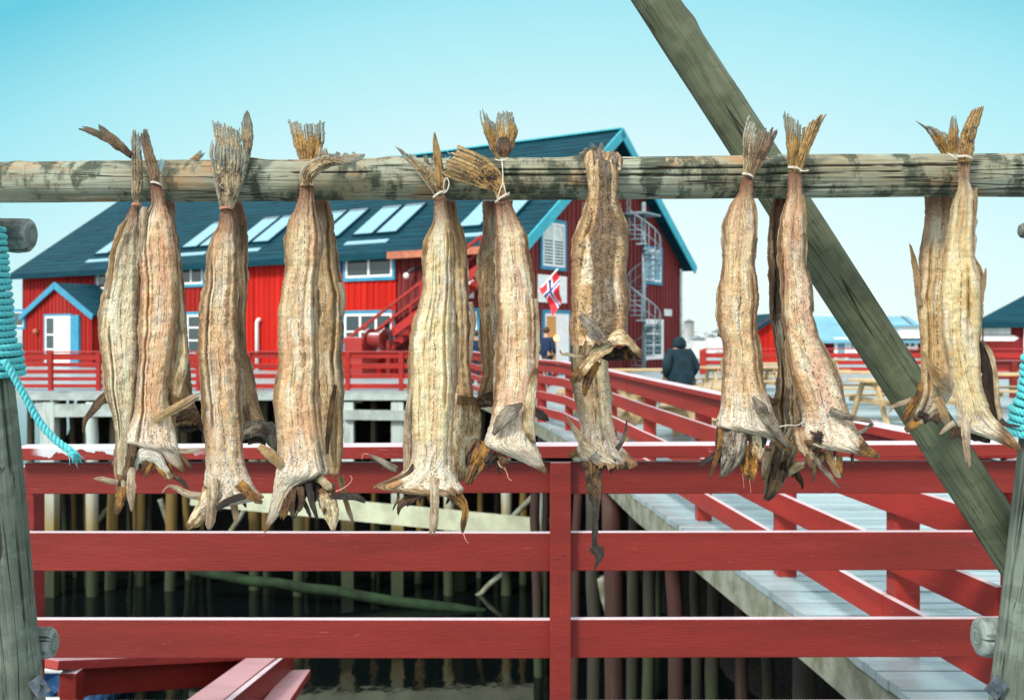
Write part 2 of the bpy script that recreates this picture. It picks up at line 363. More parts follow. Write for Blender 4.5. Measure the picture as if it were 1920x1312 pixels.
def glass(name, col, rough=.08):
    t = NT(name); t.set(Base_Color=col, Roughness=rough); t.b.inputs['Specular IOR Level'].default_value = .6
    return t.mat
M['glass'] = glass('dark_window_glass', (.015,.04,.042)); M['skyglass'] = glass('pale_skylight_glass', (.15,.33,.41), .2)
M['plastic'] = glass('clear_plastic_scrap', (.35,.6,.62), .15)
t = NT('warm_lit_interior'); t.set(Base_Color=(.30,.16,.05), Roughness=.6); t.b.inputs['Emission Color'].default_value = (.9,.42,.08,1); t.b.inputs['Emission Strength'].default_value = .22; M['warm'] = t.mat
t = NT('lamp_bulb'); t.set(Base_Color=(.8,.5,.2)); t.b.inputs['Emission Color'].default_value = (1,.45,.08,1); t.b.inputs['Emission Strength'].default_value = 4; M['bulb'] = t.mat
t = NT('turquoise_rope'); o, x, y, z = t.obj(); nn = t.noise(o, 420, 3, .7)
nd = t.noise(o, 24, 4, .7)
t.set(Base_Color=t.mix(t.m('MULTIPLY', t.step(nd, .5, .72), .6), t.mix(t.step(nn, .3, .7), (.04,.36,.41), (.12,.60,.63)), (.10,.30,.31)), Roughness=.7); t.bump(nn, .5, .002); M['rope'] = t.mat
for k, (tp, md, zm) in dict(pile_white=((.43,.52,.49),(.26,.20,.06),-3.0), pile_pale=((.16,.15,.09),(.15,.10,.022),-2.4),
        pile_red=((.05,.015,.011),(.03,.013,.009),-1.5), pile_grey=((.030,.031,.023),(.022,.022,.013),-1.5)).items():
    M[k] = pile_mat(k + '_timber', tp, md, zmid=zm)
M['beam_green'] = plain('algae_covered_log', (.008,.026,.008), .9, .7, 1.6, 0, .05)
M['beam_pale'] = plain('pale_tidal_beam', (.45,.50,.36), .7, .2, 2)
# deck boards: one tone per board
t = NT('weathered_deck_boards'); o, x, y, z = t.obj()
pi = t.m('FLOOR', t.m('DIVIDE', y, .128)); wn = t.white(pi)
gr = t.noise(t.vec(t.m('MULTIPLY', x, 2.2), t.m('MULTIPLY', y, 60), wn), 1, 5, .65)
st = t.noise(t.vec(t.m('MULTIPLY', x, 1.3), t.m('MULTIPLY', y, 6), t.m('MULTIPLY', wn, 9)), 1, 4, .6)
c = t.mix(wn, (.23,.31,.335), (.34,.435,.455)); c = t.mix(t.m('MULTIPLY', t.step(gr, .5, .72), .6), c, (.16,.20,.21))
c = t.mix(t.m('MULTIPLY', t.step(st, .56, .70), .7), c, (.11,.13,.12))
t.set(Base_Color=c, Roughness=t.step(st, .35, .7, .45, .22)); t.bump(gr, .5, .004); M['deck'] = t.mat
t = NT('deck_edge_timber'); o, x, y, z = t.obj(); n1 = t.noise(o, 5, 5, .65)
c = t.mix(t.step(n1, .35, .65), (.24,.27,.22), (.12,.13,.08)); t.set(Base_Color=c, Roughness=.75); t.bump(n1, .5, .02); M['deckedge'] = t.mat
# water
t = NT('harbour_water'); o, x, y, z = t.obj()
w1 = t.noise(t.vec(t.m('MULTIPLY', x, 1.1), t.m('MULTIPLY', y, .45), 0), 1, 3, .5); w2 = t.noise(o, 4.5, 2)
t.set(Base_Color=(.002,.004,.004), Roughness=.05); t.b.inputs['IOR'].default_value = 1.33
t.bump(t.m('ADD', w1, t.m('MULTIPLY', w2, .12)), .16, .10); M['water'] = t.mat

WHITE = flap_mat('collar_white', 1, (.78,.75,.63), (.70,.66,.55), (.36,.17,.05), .85, .10, both=True)
CREAM = flap_mat('collar_cream', 2, (.74,.64,.42), (.60,.43,.21), (.30,.15,.05), .85, .30, both=True)
AMBER = flap_mat('amber_fin', 3, (.50,.35,.17), (.38,.22,.08), (.42,.34,.24), .5, .25, .42)
BROWN = flap_mat('brown_shred', 4, (.24,.14,.06), (.12,.065,.03), (.05,.03,.018), .7, .6, .5)
ORANGE = flap_mat('orange_shred', 5, (.50,.25,.05), (.22,.10,.025), (.10,.05,.02), .6, .5, .4)
DARK = flap_mat('dark_shred', 6, (.075,.062,.05), (.035,.028,.022), (.02,.016,.012), .7, .5, .5)
GREY = flap_mat('grey_fin', 7, (.38,.34,.26), (.24,.19,.14), (.09,.08,.07), .5, .6, .5)
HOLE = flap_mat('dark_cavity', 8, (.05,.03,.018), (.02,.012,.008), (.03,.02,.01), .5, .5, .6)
PALEFIN = flap_mat('pale_fin', 9, (.60,.52,.37), (.48,.34,.20), (.46,.30,.2), .4, .3, .45)
TAIL = {}
def tailm(k):
    if k not in TAIL:
        TAIL[k] = {'gold': lambda: flap_mat('golden_tail_fin', 11, (.56,.37,.12), (.42,.22,.06), (.34,.42,.38), .85, .3, .45, .3),
                   'grey': lambda: flap_mat('grey_tail_fin', 12, (.46,.38,.23), (.26,.19,.10), (.30,.34,.29), .6, .7, .5, .15),
                   'brown': lambda: flap_mat('brown_tail_fin', 13, (.30,.20,.11), (.17,.10,.05), (.18,.18,.14), .6, .6, .5, .15),
                   'pale': lambda: flap_mat('pale_tail_fin', 14, (.62,.51,.30), (.46,.31,.14), (.42,.46,.40), .7, .5, .5, .2),
                   'orange': lambda: flap_mat('orange_tail_fin', 15, (.54,.35,.13), (.42,.23,.07), (.40,.30,.15), .5, .9, .5, .2)}[k]()
    return TAIL[k]
# ---------------------------------------------------------------- dried-fish geometry
def interp(pts, y):
    if y <= pts[0][1]: return pts[0][0]
    for (x0, y0), (x1, y1) in zip(pts, pts[1:]):
        if y <= y1: return x0 + (x1-x0)*(y-y0)/max(1e-6, y1-y0)
    return pts[-1][0]
def smooth(a, w):
    n = len(a); o = []
    for i in range(n):
        k = min(w, i, n-1-i); o.append(sum(a[i-k:i+k+1])/(2*k+1))
    return o
def body(parent, mat, A, B, Y, bulge=.62, seed=0, folds=(), y0=None, y1=None, lean=0., amp=1., name='body', foot=None):
    """closed fish body between the left outline A and the right outline B (lists of x, y); below y = foot it flares into the collar"""
    y0 = y0 if y0 is not None else max(A[0][1], B[0][1]); y1 = y1 if y1 is not None else max(A[-1][1], B[-1][1])
    na = max(30, int((y1-y0)/2.5)); nb = 64; rnd = random.Random(seed*13+5)
    ys = [y0+(y1-y0)*i/na for i in range(na+1)]
    xl = smooth([interp(A, y) for y in ys], 3); xr = smooth([interp(B, y) for y in ys], 3)
    fy = foot if foot else y1-20
    fi = min(range(na+1), key=lambda i: abs(ys[i]-(fy-25))); hwr = (xr[fi]-xl[fi])/2; xcr = (xl[fi]+xr[fi])/2
    cre = [(rnd.choice((-1,1))*rnd.uniform(.42,.78), rnd.uniform(.010,.018), rnd.uniform(.09,.15), rnd.uniform(0,.4), rnd.uniform(.5,.95)) for _ in range(1)]
    cre += [(rnd.uniform(-.85,.85), rnd.uniform(.002,.004), rnd.uniform(.05,.09), rnd.uniform(0,.6), rnd.uniform(.4,.9)) for _ in range(2)]
    mb = MB(); mb.uv = []; mb.nuv = []; L = (y1-y0)/F*Y; wing = []; ft = []
    for i, y in enumerate(ys):
        jl = nz(y*.035, seed, 3)*2.0 + nz(y*.16, seed, 5)*1.3+nz(y*.5, seed, 6)*.9; jr = nz(y*.035, seed, 13)*2.0 + nz(y*.16, seed, 15)*1.3+nz(y*.5, seed, 16)*.9
        a, b = xl[i]+jl, xr[i]+jr
        if b < a+3: b = a+3
        tt = i/na; l = tt*L; hw = (b-a)/2/F*Y; he = min(hw, hwr*1.05/F*Y) if y > fy-25 else hw
        Yc = Y + lean*tt; ff = max(0., (y-fy)/max(8., y1-fy)) if y > fy else 0.
        for side in (0, 1):
            for j in range(nb+1):
                s = -1+2*j/nb; s01 = j/nb; x = a+(b-a)*s01
                pr = max(0., 1-abs(s)**2.7)**.58
                wg = max(0., min(1., (abs(x-xcr)-hwr*.95)/34.)) if y > fy-25 else 0.
                if side == 0:
                    am = s*hw
                    q = nz(am*24+seed*7, l*10, seed)*.0056 + (abs(nz(am*60+seed*3, l*16, seed+9))-.2)*.0016
                    q += (abs(nz(am*170, l*70, seed+5))-.2)*.0024 + nz(am*330, l*260, seed+2)*.0014 + nz(am*60, l*55, seed+6)*.0034
                    for (fs, fd, fw) in folds:
                        ds = abs(s-fs-.12*nz(l*6, seed, fs*9))
                        q -= fd*.75*max(0., 1-ds/(fw*1.6))**1.2
                    for (fs, fd, fw, t0, t1) in cre:
                        if t0 < tt < t1:
                            ds = abs(s-fs-.16*nz(l*5, seed, fs*9)-.03*nz(l*30, seed, fs*5)); env = min(1., (tt-t0)/.06, (t1-tt)/.06)
                            if ds < fw: q -= fd*env*(1-ds/fw)**1.2
                            elif ds < fw*2: q += fd*.22*env*(1-abs(ds/fw-1.4)/.6) if abs(ds/fw-1.4) < .6 else 0
                    dep = -bulge*he*pr - q*amp*min(1., hw/.03)*(.25+.75*pr)
                    yy = Yc + min(dep, .2*he*pr) - .020*ff*(1-.6*wg)
                else:
                    yy = Yc + .30*he*pr*(1-ff) + .002 - .020*ff*(1-.6*wg) + .004*(1-ff)*ff
                rg = max(0., tt-.94)/.06; yr = y + rg*rg*(9*nz(s*3.1, seed, 1)+9*nz(s*9, seed, 2)-4)
                mb.v.append(tuple(P(x, yr, yy))); mb.uv.append((s01, l)); mb.nuv.append((s01, tt)); wing.append(wg); ft.append(min(1., max(0., (y-(fy-90))/110.)) if foot else 0.)
    mb.attrs = {'wing': wing, 'foot': ft}
    W = nb+1
    def idx(i, side, j): return i*2*W + side*W + j
    for i in range(na):
        for j in range(nb):
            mb.f.append((idx(i,0,j), idx(i+1,0,j), idx(i+1,0,j+1), idx(i,0,j+1)))
            mb.f.append((idx(i,1,j), idx(i,1,j+1), idx(i+1,1,j+1), idx(i+1,1,j)))
        for j in (0, nb):
            f = (idx(i,0,j), idx(i,1,j), idx(i+1,1,j), idx(i+1,0,j)); mb.f.append(f if j == 0 else f[::-1])
    for i, fl in ((0, 0), (na, 1)):
        for j in range(nb):
            f = (idx(i,0,j), idx(i,0,j+1), idx(i,1,j+1), idx(i,1,j)); mb.f.append(f if not fl else f[::-1])
    mb.m = [0]*len(mb.f)
    margins(parent, A, B, Y, seed, y0+60, (foot or y1)-60, 9 if Y > 2.2 else 8)
    return mb.build(name, mat, parent, smooth=True)

def resample(pts, n):
    pts = [(p[0], p[1], p[2] if len(p) > 2 else 0.) for p in pts]
    # Catmull-Rom through the points, then even steps along it
    dense = []
    for i in range(len(pts)-1):
        p0 = pts[max(i-1,0)]; p1 = pts[i]; p2 = pts[i+1]; p3 = pts[min(i+2,len(pts)-1)]
        for k in range(10):
            t = k/10
            dense.append(tuple(.5*(2*p1[d]+(p2[d]-p0[d])*t+(2*p0[d]-5*p1[d]+4*p2[d]-p3[d])*t*t+(3*p1[d]-p0[d]-3*p2[d]+p3[d])*t**3) for d in range(3)))
    dense.append(pts[-1])
    cum = [0.]
    for a, b in zip(dense, dense[1:]): cum.append(cum[-1]+math.hypot(b[0]-a[0], b[1]-a[1]))
    out = []; k = 0
    for i in range(n+1):
        s = cum[-1]*i/n
        while k < len(cum)-2 and cum[k+1] < s: k += 1
        u = (s-cum[k])/max(1e-9, cum[k+1]-cum[k]); a, b = dense[k], dense[k+1]
        out.append(tuple(a[d]+(b[d]-a[d])*u for d in range(3)))
    return out
def sheet(name, parent, mat, A, B, Y, na=36, nb=16, camber=.35, wr=.0025, jag=0., rays=0, splits=0, seed=0, thick=.0020, edge=1.0, vee=.3):
    """thin dried flap or fin between edge A and edge B; jag, rays and splits make a frayed fin end"""
    rnd = random.Random(seed*91+7)
    ra, rb = resample(A, na), resample(B, na)
    if name == 'collar' and nb >= 20:
        na2 = na
        for i in range(na+1):
            f = math.sin(math.pi*min(1, max(0, (i/na)*.94+.03)))**.5
            wv = nz(i*.12, seed, 7); up = 6*f + 5*nz(i*.15, seed, 4)*f
            ra[i] = (ra[i][0], ra[i][1]-up, -.020-.010*f+.004*wv); rb[i] = (rb[i][0], rb[i][1]+4*wv, -.024-.030*f+.008*nz(i*.16, seed, 2))
        camber = .10; vee = .6; wr = wr*1.15
    L = sum(math.hypot(b[0]-a[0], b[1]-a[1]) for a, b in zip(ra, ra[1:]))/F*Y
    mb = MB(); mb.uv = []; mb.nuv = []
    ends = []; cur = 0.
    for j in range(nb+1):
        if j % 2 == 0 or rays == 0: cur = rnd.random()
        ends.append(1-jag*(cur*.75+.25*rnd.random()))
    cut = {}
    for k in range(splits): cut[rnd.randrange(1, nb-1)] = rnd.uniform(.45, .9)
    def at(r, t):
        x = t*na; i = min(int(x), na-1); u = x-i
        return [r[i][d]+(r[i+1][d]-r[i][d])*u for d in range(3)]
    for i in range(na+1):
        for j in range(nb+1):
            t = i/na*ends[j]; s01 = j/nb; s = 2*s01-1
            a, b = at(ra, t), at(rb, t)
            hw = math.hypot(b[0]-a[0], b[1]-a[1])/2/F*Y
            l = t*L; am = s*hw
            wp = min(22, 2*hw*F/Y); sg = 1 if s > 0 else -1
            e = edge*sg*(abs(s)**3)*wp*(nz(l*55, seed, sg*5)*.12 + nz(l*190, seed, sg*9)*.09)
            ex, ey = (b[0]-a[0])/max(1e-6, math.hypot(b[0]-a[0], b[1]-a[1])), (b[1]-a[1])/max(1e-6, math.hypot(b[0]-a[0], b[1]-a[1]))
            px = a[0]+(b[0]-a[0])*s01+e*ex; py = a[1]+(b[1]-a[1])*s01+e*ey
            dy = a[2]+(b[2]-a[2])*s01
            w = nz(am*80+seed*3, l*14, seed)*wr*1.8 + (abs(nz(am*150, l*22, seed+4))-.2)*wr*1.8 + nz(am*300, l*140, seed+8)*wr*.5
            if rays: w += math.sin(s01*rays*2*math.pi + nz(l*20, seed, 3)*1.2)*.0016*(.3+.7*t)
            mb.v.append(tuple(P(px, py, Y+dy - camber*hw*((1-s*s)*(1-vee)+(1-abs(s))*vee) - w*min(1, hw/.012)))); mb.uv.append((s01, l)); mb.nuv.append((s01, i/na))
    for i in range(na):
        for j in range(nb):
            if j in cut and i/na > cut[j]: continue
            mb.f.append((i*(nb+1)+j, (i+1)*(nb+1)+j, (i+1)*(nb+1)+j+1, i*(nb+1)+j+1))
    mb.m = [0]*len(mb.f)
    o = mb.build(name, mat, parent, smooth=True)
    sd = o.modifiers.new('thickness', 'SOLIDIFY'); sd.thickness = thick; sd.offset = 0
    return o
def strip(name, parent, mat, pts, Y, **kw):
    """narrow flap along a centre line of (x, y, width[, dy])"""
    A = []; B = []; n = len(pts)
    for i, p in enumerate(pts):
        q0 = pts[max(i-1,0)]; q1 = pts[min(i+1,n-1)]
        dx, dy = q1[0]-q0[0], q1[1]-q0[1]; L = math.hypot(dx, dy) or 1
        nx, ny = -dy/L, dx/L; w = p[2]/2; d = p[3] if len(p) > 3 else 0
        A.append((p[0]+nx*w, p[1]+ny*w, d)); B.append((p[0]-nx*w, p[1]-ny*w, d))
    k = dict(na=34, nb=10, camber=.42, wr=.0022, thick=.0018, vee=.8); k.update(kw)
    return sheet(name, parent, mat, A, B, Y, **k)
def thread(name, parent, mat, pts, Y, r=.0011):
    rs = resample(pts, max(12, len(pts)*7)); n = len(rs)
    mb = MB(); mb.tube([P(x, y, Y+d) for x, y, d in rs], [r*(1-.55*i/n) for i in range(n)], 6)
    return mb.build(name, mat, parent, smooth=True)
def blob(name, parent, mat, px, py, Y, r, seed=0, sq=(1,.7,1)):
    mb = MB(); mb.sphere((0,0,0), 1, 22); c = P(px, py, Y); mb.uv = []; mb.nuv = []
    nv = []
    for v in mb.v:
        k = r*(1+.9*nz(v[0]*2.1+seed, v[1]*2.1, v[2]*2.1)+.5*nz(v[0]*6, v[1]*6+seed, v[2]*6))
        nv.append((c.x+v[0]*k*sq[0], c.y+v[1]*k*sq[1], c.z+v[2]*k*sq[2])); mb.uv.append((.5+.5*v[0], .03*v[2])); mb.nuv.append((.5+.5*v[0], .5-.5*v[2]))
    mb.v = nv
    return mb.build(name, mat, parent, smooth=True)
def tie(px, py, w, Y, label, mat='string', tilt=0, depth=None, loose=()):
    """two turns of twine round a tail root"""
    o = thing('tie_string', P(px, py, Y), label, 'string', 'twine ties round the fish tails')
    mb = MB(); a = w/2/F*Y; d = depth or a*.75
    pts = []; n = 40
    for i in range(n+1):
        t = 2*math.pi*2*i/n; pts.append(P(px, py, Y) + Vector((a*math.cos(t), d*math.sin(t), -tilt*a*math.cos(t)+.0045*(i/n-.5)+.0008*math.sin(3*t))))
    mb.tube(pts, .0012, 7)
    mb.build('loop', M[mat], o, smooth=True)
    for q in loose:
        rs = resample(q, 20); m2 = MB(); m2.tube([P(x, y, Y+dd) for x, y, dd in rs], .0012, 7); m2.build('loose_end', M[mat], o, smooth=True)
    return o

# ---------------------------------------------------------------- logs and rope
def log(name, parent, p0, p1, r0, r1, mat, seed=0, nseg=72, cracks=5, step=.008, knots=6, round_end=0.):
    p0 = Vector(p0); p1 = Vector(p1); d = p1-p0; L = d.length; d.normalize()
    back = Vector((0,1,0)); back = (back-d*back.dot(d)).normalized(); side = d.cross(back)
    rnd = random.Random(seed); n = max(10, int(L/step)); mb = MB(); mb.uv = []; mb.att = []
    ck = [(rnd.uniform(.4, 5.9), rnd.uniform(0, L), rnd.uniform(.25, .8), rnd.random()*50) for _ in range(cracks)]
    kn = [(rnd.uniform(1, 5.3), rnd.uniform(0, L), rnd.uniform(.008, .016)) for _ in range(knots)]
    rows = [(i/n, 1.) for i in range(n+1)]
    if round_end:
        rows = rows[:-1]; e = round_end/L
        rows = [(t*(1-e), 1.) for t, _ in rows] + [(1-e+e*math.sin(a), max(.02, math.cos(a)**.55)) for a in [math.pi/2*k/7 for k in range(8)]]
    for t, k in rows:
        l = t*L; r = (r0+(r1-r0)*t)*k
        for j in range(nseg):
            th = 2*math.pi*j/nseg; cs, sn = math.cos(th), math.sin(th)
            q = nz(cs*1.2+seed, sn*1.2, l*2.2)*.0045 + nz(cs*8+seed, sn*8, l*3)*.0012 + nz(cs*20, sn*20, l*7+seed)*.0006
            c = 0.
            for (tc, lc, ln, s) in ck:
                u = abs(l-lc)/ln
                if u < 1:
                    dth = th-(tc+14*.01*nz(l*2.2, s, 0)+.03*nz(l*25, s, 3)); w = (.026+.03*nz(l*9, s, 7))*(1-u*u)**.5
                    if abs(dth) < w*1.6: c = max(c, 1-max(0, abs(dth)-w*.5)/(w*1.1))
            c *= min(1., k*k); q -= .005*c
            for (tk, lk, rk) in kn:
                dd = math.hypot((th-tk)*r, (l-lk)*.6)
                if dd < rk*2.2: q += .0045*math.exp(-(dd/rk)**2)
            rr = r+q*min(1, k*k)
            mb.v.append(tuple(p0+d*l + back*(rr*cs)+side*(rr*sn))); mb.uv.append((j/nseg, l) if k > .93 else (k*.55+.03*math.sin(th), L+.01*cs)); mb.att.append(min(1, c))
    N = len(rows)
    for i in range(N-1):
        for j in range(nseg):
            mb.f.append((i*nseg+j, i*nseg+(j+1)%nseg, (i+1)*nseg+(j+1)%nseg, (i+1)*nseg+j))
    mb.f.append(tuple(range(nseg))[::-1]); mb.f.append(tuple((N-1)*nseg+j for j in range(nseg)))
    mb.m = [0]*len(mb.f)
    return mb.build(name, mat, parent, smooth=True)
def rope_mesh(mb, path, r, pitch, fray=0):
    pts = [Vector(p) for p in path]; cum = [0.]
    for a, b in zip(pts, pts[1:]): cum.append(cum[-1]+(b-a).length)
    n = max(8, int(cum[-1]/.0035)); rs = []; k = 0
    for i in range(n+1):
        s = cum[-1]*i/n
        while k < len(cum)-2 and cum[k+1] < s: k += 1
        rs.append(pts[k].lerp(pts[k+1], (s-cum[k])/max(1e-9, cum[k+1]-cum[k])))
    t = (rs[1]-rs[0]).normalized(); u = t.orthogonal().normalized(); fr = []
    for i in range(n+1):
        t = (rs[min(i+1,n)]-rs[max(i-1,0)]).normalized(); u = (u-t*u.dot(t)).normalized(); fr.append((u, t.cross(u)))
    for s in range(3):
        line = []
        for i in range(n+1):
            a = 2*math.pi*(cum[-1]*i/n/pitch + s/3); line.append(rs[i]+(fr[i][0]*math.cos(a)+fr[i][1]*math.sin(a))*r*.50)
        mb.tube(line, r*.56, 8)
    if fray:
        rnd = random.Random(3); e = rs[-1]; t = (rs[-1]-rs[-3]).normalized()
        for k in range(fray):
            dv = (t + Vector((rnd.gauss(0,.35), rnd.gauss(0,.35), rnd.gauss(-.25,.3)))).normalized()
            L = rnd.uniform(.015, .034); o = Vector((rnd.gauss(0,.35), rnd.gauss(0,.35), rnd.gauss(0,.35)))*r
            mb.tube([e+o-t*.012, e+o+dv*L*.5, e+o+dv*L+Vector((0,0,-.006*rnd.random()))], [.0016,.0013,.0006], 5)

def margins(parent, A, B, Y, seed, y0, y1, w=9, mats=None):
    """ragged dried margins standing out along both sides of a body"""
    for side, pts in ((-1, A), (1, B)):
        ya = y0; k = 0; rnd = random.Random(seed*7+side)
        while ya < y1-40:
            yb = min(y1, ya+rnd.uniform(70, 190)); n = 12
            inner = []; outer = []
            for i in range(n+1):
                y = ya+(yb-ya)*i/n; x = interp(pts, y); f = math.sin(math.pi*i/n)**.6
                o = w*f*(.35+.9*abs(nz(y*.03, seed, side*3)))
                inner.append((x-side*7, y, .010)); outer.append((x+side*o, y+rnd.uniform(-1,1), .004))
            a, b = (outer, inner) if side < 0 else (inner, outer)
            sheet('belly_flap', parent, (mats or (AMBER, PALEFIN, CREAM))[rnd.randrange(3)], a, b, Y, na=40, nb=8, camber=.3, seed=seed*5+k, edge=1.3); k += 1
            ya = yb+rnd.uniform(20, 110)
def shreds(parent, x0, x1, y, n, length, Y, seed, dy=-.012, mats=None):
    """dried rags hanging from the collar"""
    rnd = random.Random(seed)
    for k in range(n):
        x = x0+(x1-x0)*(k+rnd.random())/n; L = length*rnd.uniform(.35, 1.1); sx = rnd.uniform(-.35,.35)*L; w = rnd.uniform(5, 13)
        yy = y+rnd.uniform(-6, 6)
        strip('gill_shred', parent, (mats or (BROWN, ORANGE, DARK, HOLE, BROWN))[rnd.randrange(5)], [(x, yy, w, dy), (x+sx*.3+rnd.uniform(-3,3), yy+L*.4, w*rnd.uniform(.7,1.2), dy-.004), (x+sx*.7+rnd.uniform(-4,4), yy+L*.75, w*.6, dy-.004), (x+sx, yy+L, 1.5, dy)], Y, na=24, nb=8, wr=.005, jag=.15, edge=2., seed=seed*3+k)
# ---------------------------------------------------------------- drying rack
W_POLE = wood_mat('lichened_pole_wood', 1, (.27,.305,.235), (.20,.185,.115), (.028,.042,.026), .92, .6)
W_POST = wood_mat('grey_post_wood', 2, (.14,.18,.145), (.085,.105,.08), (.05,.065,.05), .5)
W_BRACE = wood_mat('green_grey_brace_wood', 3, (.115,.140,.085), (.085,.10,.058), (.035,.045,.022), .35)
W_STUB = wood_mat('blue_grey_log_wood', 4, (.27,.33,.32), (.16,.20,.17), (.04,.05,.04), .6)
rack = thing('fish_drying_rack', (0, 2.25, 0), 'weathered grey round-log rack with a level pole that all the dried fish hang on', 'drying rack')
YP = 2.2
log('pole', rack, P(-90, 342, YP), P(2010, 328, YP), .0440, .0475, W_POLE, 11, nseg=110, cracks=15, step=.006, knots=12)
log('post', rack, Vector((P(90, 1850, 2.3).x, 2.3, .0)), P(-62, 300, 2.3), .056, .052, W_POST, 12, cracks=4)
log('post', rack, Vector((P(1840, 1850, 2.3).x, 2.3, .0)), P(2016, 330, 2.3), .056, .052, W_POST, 13, cracks=4)
log('brace', rack, P(1189, -62, 2.42), P(2010, 1206, 2.42), .0500, .0520, W_BRACE, 14, nseg=90, cracks=5, knots=24)
log('crosspiece', rack, P(-160, 437, 2.385), P(62, 440, 2.385), .039, .039, W_STUB, 15, cracks=4, round_end=.014, knots=1)
log('crosspiece', rack, P(-120, 1208, 2.385), P(104, 1205, 2.385), .036, .036, W_STUB, 16, cracks=5, round_end=.014, knots=1)
log('crosspiece', rack, P(2060, 1200, 2.385), P(1829, 1194, 2.385), .046, .045, W_STUB, 17, cracks=6, round_end=.014, knots=1)
log('crosspiece', rack, P(2060, 432, 2.385), P(1911, 432, 2.385), .019, .018, W_STUB, 18, cracks=1, round_end=.012, knots=0)
for (px, py, an, yy) in ((74, 1287, 35, 2.25), (1868, 1288, -40, 2.25)):
    mb = MB(); c = P(px, py, yy); u = Vector((math.cos(R(an)), 0, math.sin(R(an)))); w = Vector((-u.z, 0, u.x))
    mb.box(c, u*.018, Vector((0,.0025,0)), w*.022)
    pl = mb.build('bolt_plate', M['boltmetal'], rack, bevel=.001)
    m2 = MB(); k = [c + Vector((0,-.0026,0)), c + Vector((0,-.011,0))]; m2.tube(k, .0085, 6); m2.build('bolt', M['boltmetal'], pl)
# turquoise rope lashings
def post_axis(side, py):
    if side < 0: return -62 + (90+62)*(py-300)/1550.
    return 2016 + (1840-2016)*(py-330)/1520.
def lashing(side, y0, y1, name_label, thick):
    r = thick; o = thing('rope', P(post_axis(side, y1), y1, 2.3), name_label, 'rope'); mb = MB(); pts = []
    rad = .054; pitch = 2*r*F/2.3*1.02; turns = (y1-y0)/pitch; n = int(turns*26)
    for i in range(n+1):
        py = y0 + (y1-y0)*i/n; c = P(post_axis(side, py), py, 2.3); a = 2*math.pi*turns*i/n
        rr = rad + r*1.0 + .0025*nz(a*.35, side, 2) + (.012 if py > y1-62 else 0)*min(1, (py-(y1-62))/14)
        pts.append(c + Vector((rr*math.cos(a), rr*math.sin(a), .006*math.sin(a*1.0)+.0035*nz(a*.5, side, 9))))
    rope_mesh(mb, pts, r, .036); mb.build('lashing', M['rope'], o, smooth=True)
    return o
ro = lashing(-1, 430, 702, 'turquoise rope wound round the left post with a frayed loose end', .0074)
mb = MB(); pth = [P(x, y, 2.3+d) for x, y, d in resample([(8,676,-.075),(24,702,-.07),(48,745,-.06),(74,790,-.05),(104,824,-.05),(134,846,-.05)], 30)]
rope_mesh(mb, pth, .0084, .034, fray=46); mb.build('loose_end', M['rope'], ro, smooth=True)
lashing(1, 668, 812, 'turquoise rope wound round the right post', .0082)

# ---------------------------------------------------------------- the fish
YF, YB = 2.128, 2.29
GRP = 'dried cod hanging from the pole'
def fish(px, py, Y, label): return thing('dried_cod', P(px, py, Y), label, 'dried fish', GRP)

# --- first bunch from the left
f = fish(252, 388, YF, 'pale grey-green dried cod at the left end, foot a narrow jaw pointing down')
m = skin_mat('cod_skin_grey_green', 1, (.56,.60,.50), (.42,.36,.25), (.42,.30,.20), .55, .15, .15, .35, .9)
body(f, m, [(247,384),(231,418),(218,439),(210,473),(203,525),(191,567),(184,592),(184,640),(194,691),(199,737),(208,771),(215,807),(217,850),(218,900),(217,935),(217,958)],
     [(260,384),(263,421),(261,464),(263,525),(264,620),(262,691),(257,752),(252,789),(246,829),(240,868),(240,905),(237,935),(222,960)], YF+.014, .5, 1, ((.82,.010,.16),(-.7,.006,.15)))
sheet('tail_fin', f, tailm('grey'), [(249,384),(247,342),(247,300),(247,262),(249,238)], [(260,384),(268,345),(266,300),(264,265),(262,246)], YF+.002, jag=.12, rays=4, splits=2, seed=1)
strip('tail_fin', f, tailm('brown'), [(250,296,8),(225,275,17),(200,259,15),(170,246,12),(143,238,5)], YF+.004, jag=.2, rays=2, seed=2)
strip('tail_fin', f, tailm('brown'), [(246,290,8),(218,266,15),(200,250,12),(186,238,7),(176,231,4)], YF-.004, jag=.2, rays=2, seed=3)
strip('jaw_tip', f, ORANGE, [(228,912,17,-.012),(226,935,19,-.012),(222,952,14,-.012),(218,964,6,-.01)], YF, seed=4)
strip('pectoral_fin', f, PALEFIN, [(222,904,9,-.015),(205,901,11,-.02),(188,897,8,-.02),(176,897,2,-.02)], YF, seed=5)
strip('pectoral_fin', f, PALEFIN, [(246,874,12,-.02),(246,905,17,-.026),(246,930,15,-.026),(247,958,3,-.02)], YF, seed=6)
strip('belly_flap', f, BROWN, [(206,738,16,.03),(188,752,17,.03),(172,772,12,.03),(160,788,9,.03),(156,811,3,.03)], YF, seed=7)
sheet('belly_flap', f, AMBER, [(222,424),(208,470),(205,520),(200,560)], [(240,408),(226,445),(216,480),(206,560)], YF-.010, seed=8)
thread('dried_thread', f, M['thread'], [(219,856),(212,866),(210,872)], YF-.01)
f = fish(291, 345, YF, 'broad pink-tan dried cod second from the left end, white collar at its foot')
m = skin_mat('cod_skin_pink_tan', 2, (.62,.55,.42), (.46,.31,.19), (.58,.31,.21), .35, .1, .75, .5, .7, 1.)
body(f, m, [(283,343),(283,385),(272,400),(266,425),(261,464),(263,525),(262,620),(258,691),(252,771),(243,800),(236,824),(240,836),(296,845),(322,872),(343,887)],
     [(301,343),(310,379),(322,418),(330,464),(335,525),(333,600),(325,660),(318,700),(315,745),(324,785),(331,820),(338,856),(347,886)], YF, .6, 2, ((.8,.012,.12),(-.85,.008,.1)), foot=800)
